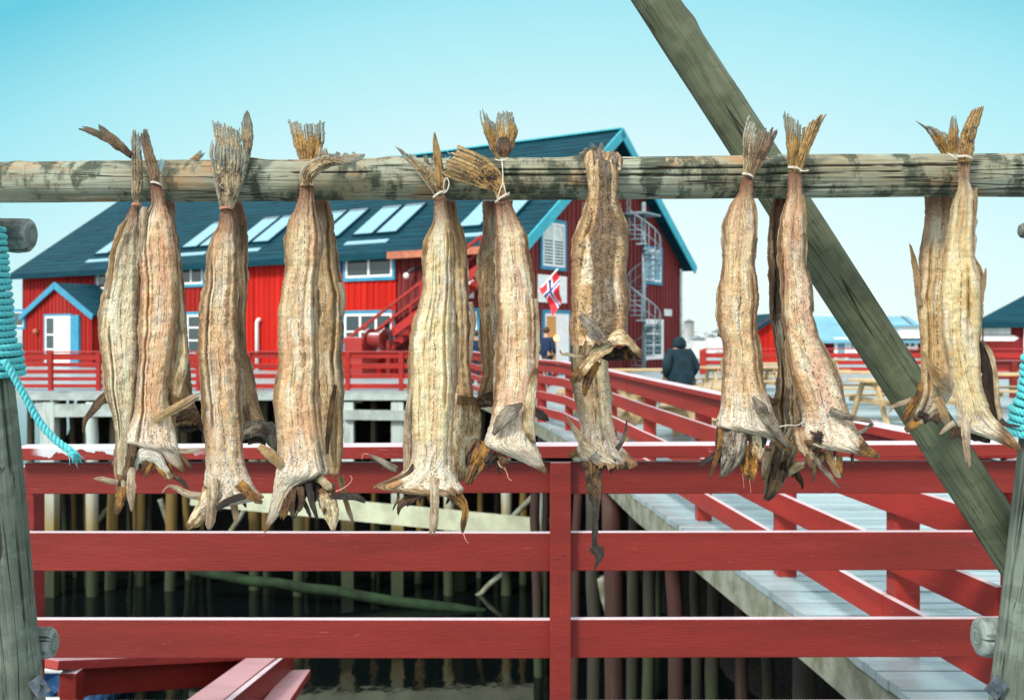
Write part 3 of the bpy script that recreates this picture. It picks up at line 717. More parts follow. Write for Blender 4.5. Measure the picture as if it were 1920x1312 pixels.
sheet('tail_fin', f, tailm('brown'), [(283,346),(275,310),(267,275),(264,250),(265,240)], [(300,346),(298,318),(288,285),(279,255),(275,238)], YF-.004, jag=.15, rays=4, splits=2, seed=9)
sheet('belly_flap', f, CREAM, [(312,470),(328,520),(334,600),(330,670),(318,700),(308,760)], [(332,470),(341,540),(350,620),(354,676),(340,740),(322,788)], YF+.012, camber=.5, seed=10)
strip('belly_flap', f, PALEFIN, [(272,388,9),(268,405,13),(266,440,9),(265,470,3)], YF-.014, seed=11)
sheet('cavity', f, HOLE, [(240,838),(262,816),(286,824),(304,846)], [(246,872),(268,850),(288,852),(306,862)], YF-.004, camber=-.4, wr=.006, seed=13)
sheet('collar', f, WHITE, [(237,898,-.008),(248,862,-.014),(268,838,-.016),(298,846,-.02),(313,874,-.02),(327,895,-.02)], [(251,890,-.008),(262,872,-.012),(276,866,-.014),(292,870,-.014),(306,886,-.016),(318,900,-.018)], YF, na=44, seed=14)
strip('collar', f, BROWN, [(250,835,16,-.02),(246,858,18,-.026),(238,882,14,-.02),(233,900,6,-.02)], YF, wr=.004, seed=15)
strip('gill_shred', f, ORANGE, [(292,868,10,-.01),(306,884,14,-.014),(313,893,10,-.014),(317,905,5,-.01)], YF, wr=.004, jag=.3, seed=16)
strip('gill_shred', f, BROWN, [(312,884,12,-.01),(328,893,10,-.014),(342,903,9,-.014),(353,916,4,-.014)], YF, wr=.003, seed=17)
strip('pectoral_fin', f, AMBER, [(288,789,11,-.03),(310,776,15,-.034),(336,762,17,-.036),(360,748,15,-.036),(379,739,7,-.036)], YF, jag=.15, rays=3, seed=18)
strip('pectoral_fin', f, PALEFIN, [(330,845,9,-.01),(350,846,9,-.012),(366,844,6,-.012),(382,841,2,-.012)], YF, seed=19)
strip('gill_shred', f, BROWN, [(334,850,8,-.01),(346,862,9,-.01),(355,872,6,-.01),(360,880,3,-.01)], YF, seed=20)
f = fish(318, 378, YB, 'narrow brown-edged dried cod hidden behind the pink-tan fish near the left end')
m = skin_mat('cod_skin_dim_brown', 3, (.46,.40,.27), (.34,.23,.12), (.36,.22,.12), .5, .5, .3, .7, 1.)
body(f, m, [(298,372),(294,470),(294,600),(300,760),(310,800)], [(326,372),(330,420),(334,464),(341,525),(346,586),(351,620),(356,676),(361,743),(374,778),(378,800)], YB, .5, 3)
sheet('collar', f, BROWN, [(330,780),(352,768),(370,768),(380,800)], [(330,802),(350,797),(366,797),(377,808)], YB-.03, wr=.004, seed=21)
sheet('cavity', f, HOLE, [(334,800),(354,796),(372,800)], [(338,809),(356,810),(372,804)], YB-.02, seed=22)
strip('tail_fin', f, tailm('gold'), [(350,312,10,-.04),(366,298,13,-.03),(384,283,11,-.02)], YB, jag=.25, rays=3, seed=23)
strip('plastic_scrap', thing('plastic_scrap', P(303,308,2.15), 'scrap of clear pale-blue plastic caught on the pole beside the second tail', 'plastic scrap'), M['plastic'], [(299,322,7),(301,310,11),(304,302,10),(308,299,4)], 2.150, wr=.004, seed=24)

# --- second bunch
f = fish(424, 394, YF, 'tan speckled dried cod with a broad grey fan of tail covering the pole')
m = skin_mat('cod_skin_tan', 4, (.58,.52,.40), (.44,.30,.17), (.52,.32,.2), .6, .25, .45, .5, 1.)
body(f, m, [(414,392),(408,426),(395,448),(389,480),(387,535),(376,572),(373,600),(370,655),(376,701),(380,746),(384,813),(385,874),(383,905),(374,935),(357,966),(348,987)],
     [(434,392),(440,426),(443,474),(443,535),(444,600),(449,691),(449,752),(453,795),(456,844),(460,874),(472,902),(488,926),(507,937),(470,942),(428,946),(394,964),(356,989)], YF, .62, 4, ((.62,.008,.15),), foot=890)
sheet('tail_fin', f, tailm('grey'), [(414,392),(404,350),(396,305),(394,275),(401,258)], [(437,392),(453,350),(463,312),(464,290),(460,276)], YF-.006, na=44, nb=36, jag=.14, rays=11, splits=5, seed=31)
sheet('tail_fin', f, tailm('grey'), [(414,330,.01),(408,285,.02),(401,250,.025),(399,222,.03)], [(455,330,.01),(455,290,.02),(451,255,.025),(447,232,.03)], YF, na=40, nb=32, jag=.16, rays=10, splits=5, seed=32)
sheet('tail_fin', f, tailm('grey'), [(452,330),(456,280),(452,240),(462,204)], [(458,335),(470,290),(475,245),(464,203)], YF+.006, na=40, nb=12, jag=.1, rays=3, splits=1, seed=33)
sheet('belly_flap', f, AMBER, [(404,432),(390,470),(388,530),(380,570)], [(414,425),(402,460),(394,500),(388,575)], YF-.006, seed=34)
sheet('jaw', f, CREAM, [(384,910),(374,940),(358,968),(348,985)], [(416,925),(402,952),(378,982),(354,992)], YF-.018, na=40, nb=20, wr=.004, seed=36, thick=.004)
sheet('cavity', f, HOLE, [(404,950),(425,934),(452,924)], [(408,958),(432,944),(462,934)], YF-.060, wr=.005, seed=37)
strip('gill_shred', f, ORANGE, [(448,905,20,-.02),(462,920,19,-.02),(480,936,13,-.02),(492,942,6,-.02)], YF-.012, wr=.004, seed=38)
strip('pectoral_fin', f, PALEFIN, [(399,896,20,-.03),(399,925,20,-.04),(397,955,19,-.04),(394,980,16,-.036),(392,992,5,-.03)], YF, nb=10, rays=2, seed=39)
strip('pectoral_fin', f, AMBER, [(434,930,12,-.01),(440,952,13,-.012),(442,970,9,-.012),(441,984,2,-.01)], YF, seed=40)
strip('pectoral_fin', f, PALEFIN, [(376,930,16,-.01),(352,926,14,-.014),(330,914,9,-.014),(316,911,4,-.014),(304,923,2,-.014)], YF, seed=41)
f = fish(448, 385, YB, 'dark brown-backed dried cod behind the tan one with the fan tail, its foot swung right')
m = skin_mat('cod_skin_dark_back', 5, (.40,.33,.23), (.26,.18,.10), (.34,.2,.12), .8, .7, .3, .8, 1.)
body(f, m, [(428,376),(434,430),(436,520),(438,620),(436,700),(440,760),(446,815)], [(452,376),(464,413),(463,459),(460,505),(464,550),(461,600),(462,661),(471,691),(482,752),(494,783),(508,806),(512,820)], YB, .5, 5)
sheet('collar', f, GREY, [(456,796),(478,786),(500,790),(518,800),(522,846)], [(456,826),(476,818),(490,820),(502,832),(518,850)], YB-.03, na=40, wr=.005, seed=42)
sheet('cavity', f, HOLE, [(462,820),(484,814),(498,822)], [(466,834),(484,830),(498,838)], YB-.02, seed=43)
for k, (x, y) in enumerate(((486,738),(492,742),(496,736))): thread('dried_thread', f, M['thread'], [(478,734),(x-6,y-10),(x,y)], YB-.02, .0008)

# --- third bunch
f = fish(576, 348, YF, 'long orange-flecked dried cod whose tail bends right along the pole')
m = skin_mat('cod_skin_flecked', 6, (.60,.56,.42), (.46,.34,.19), (.60,.33,.19), .45, .1, .6, .45, .6)
body(f, m, [(563,349),(557,388),(543,407),(536,454),(538,500),(527,547),(521,585),(521,640),(526,678),(515,750),(519,803),(520,856),(516,897),(510,928),(503,959),(494,997)],
     [(588,349),(590,388),(600,422),(604,460),(596,530),(597,620),(599,694),(596,750),(602,803),(611,856),(622,888),(600,896),(562,906),(542,930),(528,960),(500,998)], YF, .62, 6, ((.3,.006,.1),(.78,.009,.12)), foot=872)
sheet('tail_fin', f, tailm('pale'), [(564,349),(563,322),(582,303),(612,292),(650,291),(686,288)], [(588,349),(590,336),(606,320),(630,311),(660,308),(684,294)], YF-.012, na=44, nb=26, jag=.06, rays=7, splits=3, camber=.5, seed=51)
sheet('tail_fin', f, tailm('pale'), [(590,312),(596,295),(600,272)], [(612,302),(616,290),(610,272)], YF-.004, nb=12, jag=.3, rays=3, seed=52)
for k, (x, w) in enumerate(((620,12),(632,10),(648,11),(662,9))): strip('tail_fin', f, tailm('grey'), [(x-4,303,w),(x,293,w),(x+3,286-k%2*3,w*.6)], YF-.010, jag=.35, rays=2, seed=53+k)
sheet('cavity', f, HOLE, [(540,945),(556,905),(590,890),(618,905)], [(548,975),(570,935),(596,922),(622,930)], YF-.010, na=40, nb=24, camber=-.4, wr=.008, seed=59)
for k, q in enumerate((((550,915,14),(546,945,14),(552,975,3)), ((562,912,13),(566,940,11),(560,962,3)), ((578,905,14),(586,945,11),(598,980,2)), ((540,935,16),(533,960,14),(528,975,5)), ((596,895,16),(612,908,15),(624,922,6)))):
    strip('gill_shred', f, (BROWN, BROWN, DARK, ORANGE, CREAM)[k], [(*p, -.02) for p in q], YF, wr=.004, jag=.2, seed=60+k)
sheet('jaw', f, CREAM, [(590,922),(603,958),(622,994)], [(622,905),(634,955),(629,994)], YF-.006, na=40, nb=18, wr=.005, seed=66, thick=.004)
strip('gill_shred', f, DARK, [(622,930,10,-.02),(645,930,12,-.02),(668,931,14,-.02),(685,940,6,-.02)], YF, wr=.004, seed=67)
strip('pectoral_fin', f, AMBER, [(486,836,12,-.02),(505,850,20,-.024),(525,868,20,-.024),(538,880,12,-.02)], YF, jag=.0, rays=3, seed=68)
thread('dried_thread', f, M['thread'], [(630,921),(645,914),(657,904),(660,896),(656,891)], YF-.02, .0014)
f = fish(604, 384, YB, 'hollow folded dried cod behind the orange-flecked one, gold tail above the pole')
m = skin_mat('cod_skin_hollow', 7, (.57,.53,.38), (.42,.32,.18), (.48,.28,.15), .5, .15, .3, .7, .8)
body(f, m, [(584,376),(580,470),(580,620),(584,760),(600,850),(618,890)], [(617,376),(626,410),(629,476),(633,513),(642,545),(642,620),(637,678),(643,725),(644,819),(641,866),(634,897)], YB, .5, 7, ((.45,.014,.12),))
sheet('belly_flap', f, BROWN, [(626,720),(617,760),(610,820),(611,850)], [(632,722),(626,770),(618,830),(616,852)], YB-.026, camber=-.3, seed=69)
strip('belly_flap', f, PALEFIN, [(638,530,10,-.03),(644,560,10,-.03),(641,600,6,-.03)], YB, jag=.3, seed=70)
strip('pectoral_fin', f, AMBER, [(638,892,12,-.03),(646,930,10,-.03),(656,962,8,-.03),(662,980,3,-.03)], YB, seed=71)
sheet('tail_fin', f, tailm('gold'), [(562,306,-.04),(553,275,-.03),(545,248,-.03),(541,222,-.03)], [(592,306,-.04),(606,275,-.03),(609,248,-.03),(607,221,-.03)], YB, na=44, nb=30, jag=.17, rays=9, splits=5, seed=72)

# --- fourth bunch
f = fish(824, 368, YF, 'tall pale cream dried cod near the middle, level collar with one long hanging fin')
m = skin_mat('cod_skin_cream', 8, (.64,.64,.49), (.52,.45,.27), (.50,.36,.18), .3, .05, .25, .45, .7)
body(f, m, [(814,366),(813,413),(800,445),(793,489),(792,547),(778,593),(770,630),(768,680),(769,760),(770,820),(771,856),(758,882),(733,897),(697,911),(698,921),(748,927),(806,931)],
     [(835,366),(839,395),(850,443),(854,535),(856,630),(857,700),(853,745),(848,839),(848,880),(858,900),(873,918),(866,931)], YF, .62, 8, ((.72,.010,.12),(-.8,.008,.12)), foot=868)
sheet('tail_fin', f, tailm('pale'), [(814,366),(800,345),(778,318),(755,292),(732,266)], [(830,366),(822,335),(806,312),(788,300),(775,290)], YF-.004, na=44, nb=26, jag=.25, rays=7, splits=5, seed=81)
sheet('tail_fin', f, tailm('orange'), [(818,352),(814,310),(812,275),(814,248)], [(836,356),(832,315),(826,285),(816,250)], YF-.006, nb=12, rays=3, seed=82)
strip('tail_fin', f, tailm('grey'), [(808,330,12),(800,305,10),(796,287,4)], YF+.002, jag=.3, rays=2, seed=83)
sheet('belly_flap', f, AMBER, [(812,418),(794,455),(792,500),(796,540)], [(818,414),(806,450),(800,490),(798,545)], YF-.008, seed=84)
sheet('belly_flap', f, AMBER, [(788,578),(774,600),(770,660)], [(794,580),(784,610),(778,660)], YF-.004, seed=85)
sheet('belly_flap', f, PALEFIN, [(768,728),(760,770),(756,820),(757,884)], [(774,732),(770,775),(770,825),(768,886)], YF-.012, seed=86, camber=.4)
strip('collar', f, BROWN, [(704,913,6,-.012),(735,903,8,-.020),(765,888,10,-.028),(775,870,5,-.03)], YF, wr=.004, seed=88)
strip('gill_shred', f, BROWN, [(800,922,10,-.012),(775,932,18,-.016),(755,942,13,-.016),(747,955,7,-.016),(745,968,3,-.016)], YF, wr=.005, jag=.2, seed=89)
strip('gill_shred', f, ORANGE, [(846,922,26,-.014),(862,938,22,-.016),(873,955,13,-.016),(869,980,11,-.016),(867,998,4,-.016)], YF, wr=.005, seed=90)
strip('pectoral_fin', f, PALEFIN, [(814,896,20,-.034),(815,925,17,-.046),(815,955,16,-.05),(813,985,15,-.05),(809,1008,7,-.046)], YF, nb=10, rays=2, jag=.12, seed=91)
strip('pectoral_fin', f, GREY, [(745,880,12,-.02),(728,872,13,-.024),(710,861,9,-.024),(691,851,2,-.024)], YF, seed=92)
thread('dried_thread', f, M['thread'], [(692,852),(683,850),(679,856),(679,862)], YF-.024, .0009)
thread('dried_thread', f, M['thread'], [(868,996),(871,1006),(875,1015),(879,1017)], YF-.016, .0012)
f = fish(852, 384, YB, 'narrow yellow-tan dried cod behind the tall cream one, ending in a clear gelatinous pouch')
m = skin_mat('cod_skin_yellow', 9, (.58,.50,.32), (.44,.31,.15), (.50,.30,.14), .3, .15, .4, .6, .9)
body(f, m, [(822,376),(826,470),(826,620),(828,760),(838,850),(848,905)], [(855,376),(860,419),(872,450),(873,498),(879,571),(882,630),(880,682),(890,751),(899,795),(890,851),(882,886),(866,906)], YB, .5, 9, ((.6,.010,.14),))
sheet('belly_flap', f, AMBER, [(858,412),(862,450),(868,500)], [(868,428),(873,460),(873,505)], YB-.024, seed=93)
strip('belly_flap', f, PALEFIN, [(882,566,7,-.02),(888,600,9,-.02),(884,640,8,-.02),(882,680,5,-.02)], YB, seed=94)
sheet('belly_flap', f, CREAM, [(858,740,-.03),(850,800,-.03),(846,860,-.03),(856,905,-.03)], [(892,745,-.03),(902,790,-.03),(890,850,-.03),(878,892,-.03)], YB, na=40, nb=20, camber=.5, wr=.005, seed=95)

# --- fifth bunch
f = fish(945, 372, YF, 'pinkish dried cod tied with long white string, golden spotted tail swept left')
m = skin_mat('cod_skin_pinkish', 10, (.64,.59,.48), (.50,.36,.22), (.60,.35,.25), .5, .1, .7, .4, 1.1)
body(f, m, [(929,374),(930,423),(931,468),(932,540),(934,600),(932,658),(928,725),(920,787),(913,812),(905,834),(926,846),(961,857),(1004,878),(1022,887)],
     [(953,374),(969,404),(985,433),(991,484),(1002,532),(1007,600),(1007,658),(1009,704),(1005,748),(1003,787),(1003,829),(1012,848),(1025,883)], YF, .62, 10, ((.72,.008,.1),(-.4,.004,.1)), foot=808)
sheet('tail_fin', f, tailm('orange'), [(932,374),(928,360),(900,352),(868,342),(840,333),(822,322)], [(950,372),(942,330),(920,303),(900,290),(875,278),(851,272)], YF-.010, na=46, nb=34, jag=.10, rays=9, splits=3, camber=.3, seed=101)
for k in range(5): thread('dried_thread', f, M['string'], [(850-k*5,286+k*8),(842-k*5,288+k*9),(838-k*3,283+k*10)], YF-.006, .0008)
strip('pectoral_fin', f, GREY, [(925,815,6,-.04),(940,790,24,-.046),(958,772,26,-.048),(980,756,4,-.046)], YF, nb=12, seed=103)
sheet('belly_flap', f, CREAM, [(1000,690),(988,730),(980,790),(992,826)], [(1009,690),(1005,740),(1001,790),(1004,832)], YF-.030, camber=.5, seed=104)
strip('belly_flap', f, PALEFIN, [(1004,560,8,-.01),(1008,610,8,-.012),(1008,660,7,-.012),(1004,700,5,-.01)], YF, seed=105)
strip('gill_shred', f, ORANGE, [(912,830,34,-.006),(900,858,30,-.01),(888,885,22,-.012),(874,912,12,-.012)], YF, nb=14, na=36, wr=.007, jag=.15, seed=106)
strip('gill_shred', f, BROWN, [(900,826,24,0),(885,850,22,0),(880,880,16,0)], YF, nb=12, wr=.007, jag=.2, seed=107)
blob('cavity', f, HOLE, 921, 860, YF-.012, .012, 3); blob('gill_shred', f, BROWN, 941, 862, YF-.010, .011, 5)
thread('dried_thread', f, M['thread'], [(934,864),(938,874),(946,878),(951,888),(953,896),(960,901)], YF-.014, .0018)
f = fish(912, 378, YB, 'dark-edged dried cod behind the pinkish one, knotted golden tail high above the pole')
m = skin_mat('cod_skin_olive', 11, (.42,.37,.22), (.30,.21,.11), (.33,.22,.11), .6, .5, .3, .9, .9)
body(f, m, [(905,376),(905,446),(898,500),(897,564),(899,600),(901,632),(906,684),(900,725),(892,751)], [(962,376),(960,450),(956,560),(950,700),(930,745),(922,760)], YB, .45, 11, ((-.35,.010,.2),))
sheet('collar', f, BROWN, [(890,752),(905,738),(925,735)], [(884,770),(905,764),(925,762)], YB-.02, wr=.006, seed=108)
strip('gill_shred', f, DARK, [(1000,768,10,-.01),(1012,776,16,-.01),(1022,783,11,-.01),(1029,788,3,-.01)], YB, wr=.004, seed=109)
sheet('tail_fin', f, tailm('gold'), [(930,298,-.05),(918,275,-.05),(908,248,-.05),(901,222,-.05),(898,192,-.05)], [(946,298,-.05),(942,270,-.05),(935,245,-.05),(930,235,-.05),(922,226,-.05)], YB, na=44, nb=20, jag=.22, rays=6, splits=3, seed=110)
sheet('tail_fin', f, tailm('gold'), [(934,298,-.056),(930,270,-.056),(930,235,-.056),(934,205,-.056)], [(948,298,-.056),(962,278,-.056),(970,245,-.056),(955,202,-.056)], YB, na=44, nb=24, jag=.14, rays=7, splits=4, seed=111)
sheet('tail_root', f, BROWN, [(940,298),(930,278),(938,258)], [(948,298),(960,278),(950,256)], YB-.075, camber=.5, seed=112)

# --- sixth bunch: folded over the pole
f = fish(1130, 380, YF, 'dark-speckled dried cod folded over the pole, two stumpy humps on top')
m = skin_mat('cod_skin_speckled', 12, (.56,.49,.32), (.38,.26,.13), (.38,.24,.13), 1.0, .1, .2, .45, .9, .0, 0., 1.)
body(f, m, [(1103,300),(1098,312),(1102,352),(1102,376),(1089,419),(1076,444),(1071,489),(1071,535),(1071,581),(1067,611),(1069,640),(1075,680),(1085,700)],
     [(1154,300),(1160,322),(1157,376),(1173,419),(1179,456),(1174,520),(1178,566),(1177,630),(1181,645),(1184,660)], YF, .62, 12, ((-.45,.006,.1),(.55,.006,.1)), y1=650)
sheet('tail_root', f, m, [(1103,318),(1102,298),(1108,289)], [(1133,318),(1133,297),(1126,287)], YF+.012, camber=.9, wr=.003, seed=120, thick=.02)
sheet('tail_root', f, m, [(1134,318),(1134,302),(1142,290)], [(1160,320),(1160,300),(1152,290)], YF+.012, camber=.9, wr=.003, seed=121, thick=.02)
for k, q in enumerate((((1118,292,12),(1126,280,10),(1131,263,3)), ((1112,292,14),(1098,290,12),(1082,292,6)), ((1122,290,10),(1112,276,8),(1106,268,3)), ((1114,292,10),(1100,282,9),(1090,284,3)))):
    strip('tail_fin', f, tailm('grey'), [(*p, .04) for p in q], YF, jag=.35, rays=3, splits=2, nb=10, seed=122+k)
sheet('belly_flap', f, DARK, [(1103,385),(1089,425),(1074,450),(1070,500)], [(1107,385),(1098,430),(1084,460),(1074,510)], YF+.006, seed=126)
sheet('collar', f, CREAM, [(1072,712,-.03),(1098,676,-.036),(1128,640,-.044),(1160,622,-.044),(1182,640,-.036),(1204,662,-.03)], [(1086,716,-.024),(1114,682,-.02),(1146,656,-.02),(1172,646,-.02),(1186,656,-.02),(1203,672,-.026)], YF, na=60, nb=24, wr=.004, seed=127, thick=.004)
sheet('cavity', f, HOLE, [(1128,672),(1148,658),(1176,650),(1190,662)], [(1140,676),(1158,676),(1178,674),(1190,672)], YF-.012, camber=-.3, wr=.006, seed=128)
strip('gill_shred', f, BROWN, [(1180,650,16,-.024),(1194,664,14,-.024),(1202,674,7,-.024)], YF, wr=.005, jag=.25, seed=129)
strip('gill_shred', f, ORANGE, [(1116,676,26,-.03),(1106,700,20,-.034),(1099,722,15,-.034),(1096,742,5,-.03)], YF, wr=.006, nb=12, seed=130)
strip('jaw_tip', f, ORANGE, [(1090,692,18,-.036),(1078,708,17,-.036),(1072,718,7,-.034)], YF, wr=.004, seed=131)
strip('pectoral_fin', f, GREY, [(1088,590,10,-.034),(1108,612,26,-.042),(1128,640,24,-.044)], YF, nb=12, rays=4, seed=132)
strip('pectoral_fin', f, PALEFIN, [(1098,668,8,-.03),(1080,668,7,-.034),(1064,664,6,-.034),(1054,664,4,-.034),(1050,656,2,-.034)], YF, seed=133)
f = fish(1115, 700, YB, 'slim grey dried cod showing below the speckled one, long black shred trailing down')
m = skin_mat('cod_skin_slim_grey', 13, (.58,.58,.46), (.36,.30,.20), (.50,.33,.16), .6, .5, .3, .6, .0)
body(f, m, [(1092,380),(1080,480),(1072,620),(1075,713),(1082,763),(1089,808),(1085,836),(1066,854),(1072,861),(1112,869)], [(1165,380),(1165,480),(1150,620),(1140,675),(1145,751),(1152,808),(1160,832),(1176,848),(1200,873),(1190,880)], YB-.03, .5, 13, ((.3,.012,.12),), foot=826)
strip('gill_shred', f, ORANGE, [(1090,860,10,-.02),(1120,868,12,-.02),(1150,870,12,-.02),(1172,874,6,-.02)], YB-.03, wr=.005, jag=.2, seed=135)
strip('jaw_tip', f, ORANGE, [(1084,848,14,-.036),(1074,852,13,-.036),(1068,856,7,-.034)], YB-.03, seed=136)
strip('pectoral_fin', f, PALEFIN, [(1112,852,26,-.042),(1096,832,20,-.046),(1078,806,11,-.046),(1062,779,2,-.046)], YB-.03, nb=12, seed=137)
strip('pectoral_fin', f, GREY, [(1156,842,9,-.04),(1166,828,7,-.044),(1173,808,5,-.044),(1175,788,2,-.044)], YB-.03, seed=138)
thread('dried_thread', f, M['thread'], [(1152,836),(1153,824),(1160,817),(1166,820),(1166,828)], YB-.075, .0016)
strip('gill_shred', f, BROWN, [(1112,862,34,-.02),(1113,895,30,-.02),(1115,925,26,-.02),(1118,950,12,-.02)], YB-.03, nb=14, na=36, wr=.008, splits=2, seed=139)
strip('gill_shred', f, DARK, [(1117,930,20,-.022),(1118,960,10,-.022),(1116,990,11,-.022),(1115,1018,11,-.022),(1118,1030,24,-.022),(1124,1042,16,-.022),(1117,1060,4,-.022),(1114,1076,2,-.022)], YB-.03, nb=10, na=44, wr=.006, seed=140)

# --- seventh bunch
f = fish(1403, 336, YF, 'cream dried cod with wavy chevron lines, white and brown tail, blackened shreds at its foot')
m = skin_mat('cod_skin_chevron', 14, (.62,.55,.40), (.48,.35,.20), (.58,.35,.24), .75, .15, .45, .5, 1., 1.)
body(f, m, [(1392,332),(1383,367),(1369,380),(1357,422),(1356,464),(1354,495),(1347,544),(1345,590),(1350,625),(1358,658),(1354,712),(1350,767),(1341,800),(1352,808),(1400,810),(1438,820),(1460,834),(1481,847)],
     [(1412,332),(1412,373),(1418,392),(1417,443),(1413,495),(1421,522),(1423,570),(1418,615),(1425,658),(1431,712),(1443,749),(1454,784),(1470,812),(1487,837)], YF, .62, 14, ((-.62,.006,.1),), foot=772)
sheet('tail_fin', f, tailm('pale'), [(1393,334),(1394,300),(1393,262),(1397,240),(1404,213)], [(1404,334),(1412,300),(1418,268),(1422,252),(1424,240)], YF-.004, na=44, nb=22, jag=.12, rays=6, splits=3, seed=141)
sheet('tail_fin', f, tailm('brown'), [(1400,334),(1408,300),(1416,265),(1420,238)], [(1412,334),(1432,303),(1449,270),(1462,236)], YF-.008, na=44, nb=26, jag=.2, rays=8, splits=5, seed=142)
sheet('belly_flap', f, AMBER, [(1378,372),(1362,410),(1356,460)], [(1386,372),(1372,410),(1362,470)], YF-.006, seed=143)
sheet('belly_flap', f, AMBER, [(1410,372),(1413,410),(1414,450)], [(1413,372),(1420,400),(1419,448)], YF-.004, seed=144)
sheet('cavity', f, HOLE, [(1354,800),(1380,788),(1410,795),(1440,815)], [(1360,830),(1386,822),(1412,828),(1436,834)], YF-.006, camber=-.3, wr=.006, seed=146)
strip('pectoral_fin', f, GREY, [(1412,744,6,-.046),(1428,768,22,-.05),(1448,796,20,-.05),(1462,818,14,-.046),(1478,838,6,-.04)], YF, nb=10, seed=147)
strip('jaw_tip', f, ORANGE, [(1454,824,18,-.03),(1468,834,18,-.032),(1482,843,9,-.03)], YF, wr=.004, seed=148)
sheet('collar', f, DARK, [(1344,800),(1341,830),(1343,862)], [(1356,800),(1354,835),(1350,870)], YF-.012, seed=149)
sheet('pectoral_fin', f, GREY, [(1357,805,-.02),(1354,850,-.026),(1350,896,-.024)], [(1402,808,-.02),(1392,860,-.026),(1358,896,-.024)], YF, na=40, nb=22, wr=.006, jag=.08, seed=150)
sheet('gill_shred', f, ORANGE, [(1390,838),(1389,875),(1402,902)], [(1420,830),(1420,878),(1412,904)], YF-.016, na=36, nb=18, camber=-.3, wr=.008, jag=.08, seed=151)
sheet('collar', f, CREAM, [(1402,815),(1406,840),(1416,860)], [(1430,812),(1434,838),(1424,866)], YF-.010, seed=152)
strip('gill_shred', f, ORANGE, [(1352,800,11,-.014),(1350,835,11,-.018),(1340,868,9,-.018),(1330,896,3,-.018)], YF, seed=153)
strip('gill_shred', f, DARK, [(1344,850,12,-.012),(1333,860,11,-.012),(1320,865,9,-.012),(1312,874,3,-.012)], YF, seed=154)
for k, (x, y) in enumerate(((1395,915),(1408,925),(1432,872))): thread('dried_thread', f, M['thread'], [(x-3,y-28),(x-1,y-12),(x,y)], YF-.014, .0007)

# --- eighth bunch
f = fish(1490, 322, YF, 'long pink-and-white dried cod with a forked gold tail, bending to the right')
m = skin_mat('cod_skin_pink_white', 15, (.63,.56,.45), (.48,.32,.19), (.60,.32,.22), .8, .1, .7, .4, 1.)
body(f, m, [(1479,320),(1476,364),(1465,410),(1462,464),(1465,525),(1464,570),(1470,621),(1477,682),(1491,731),(1504,773),(1502,815),(1516,838),(1562,846),(1612,853),(1642,860)],
     [(1502,320),(1505,364),(1511,410),(1510,464),(1509,495),(1520,525),(1525,590),(1533,630),(1559,676),(1577,715),(1587,758),(1605,802),(1626,832),(1650,857)], YF, .62, 15, ((-.6,.008,.1),(.1,.004,.1)), foot=798)
sheet('tail_fin', f, tailm('gold'), [(1480,324),(1476,296),(1474,262),(1471,232),(1467,200)], [(1492,324),(1495,300),(1499,275),(1501,252),(1502,226)], YF-.004, na=44, nb=22, jag=.14, rays=7, splits=4, seed=161)
sheet('tail_fin', f, tailm('orange'), [(1488,324),(1494,300),(1500,275),(1503,255),(1506,235)], [(1502,324),(1511,300),(1527,262),(1540,232),(1556,203)], YF-.006, na=44, nb=24, jag=.16, rays=7, splits=4, seed=162)
sheet('belly_flap', f, AMBER, [(1500,368),(1505,405),(1507,436)], [(1507,366),(1512,400),(1511,440)], YF-.010, seed=163)
sheet('belly_flap', f, GREY, [(1508,500),(1516,530),(1522,580)], [(1513,498),(1523,535),(1526,585)], YF-.002, seed=164)
sheet('jaw', f, PALEFIN, [(1520,842),(1550,838),(1590,848),(1622,856)], [(1524,832),(1556,828),(1592,838),(1630,852)], YF-.016, wr=.004, seed=166)
sheet('cavity', f, HOLE, [(1528,812),(1555,806),(1582,824),(1610,846)], [(1524,842),(1556,838),(1586,842),(1612,850)], YF-.010, camber=-.3, wr=.004, seed=167)
blob('gill_shred', f, BROWN, 1535, 822, YF-.026, .019, 9, (1,.5,1)); blob('cavity', f, HOLE, 1537, 820, YF-.040, .010, 12, (1,.4,1))
strip('jaw_tip', f, ORANGE, [(1612,836,22,-.034),(1630,848,18,-.034),(1646,855,8,-.03)], YF, wr=.004, seed=168)
strip('pectoral_fin', f, GREY, [(1556,768,14,-.036),(1580,779,14,-.04),(1605,784,9,-.04),(1628,788,7,-.04),(1638,797,3,-.04)], YF, rays=2, seed=169)
strip('pectoral_fin', f, GREY, [(1606,812,10,-.03),(1620,806,8,-.032),(1636,794,5,-.032)], YF, seed=170)
thread('dried_thread', f, M['thread'], [(1636,792),(1642,788),(1648,790),(1652,796)], YF-.03, .0008)
strip('pectoral_fin', f, AMBER, [(1549,838,13,-.01),(1558,862,15,-.012),(1568,885,12,-.012),(1578,899,4,-.012)], YF, jag=.15, seed=171)
strip('gill_shred', f, GREY, [(1524,850,14,-.012),(1538,872,10,-.012),(1556,893,8,-.012),(1574,915,2,-.012)], YF, seed=172)
strip('gill_shred', f, BROWN, [(1520,860,10,-.01),(1526,880,9,-.01),(1523,903,3,-.01)], YF, seed=173)
strip('collar', f, m, [(1504,800,36,-.006),(1508,830,34,-.008),(1520,858,18,-.008),(1530,872,6,-.008)], YF, nb=12, wr=.005, seed=174)
thread('dried_thread', f, M['string'], [(1460,800),(1478,797),(1495,797),(1508,789)], YF-.02, .0014)
f = fish(1458, 384, YB, 'blackened dried cod behind the pink-and-white one, ragged foot lowest to the left')
m = skin_mat('cod_skin_blackened', 16, (.34,.30,.22), (.22,.16,.09), (.28,.17,.1), .8, .9, .2, .7, 1.)
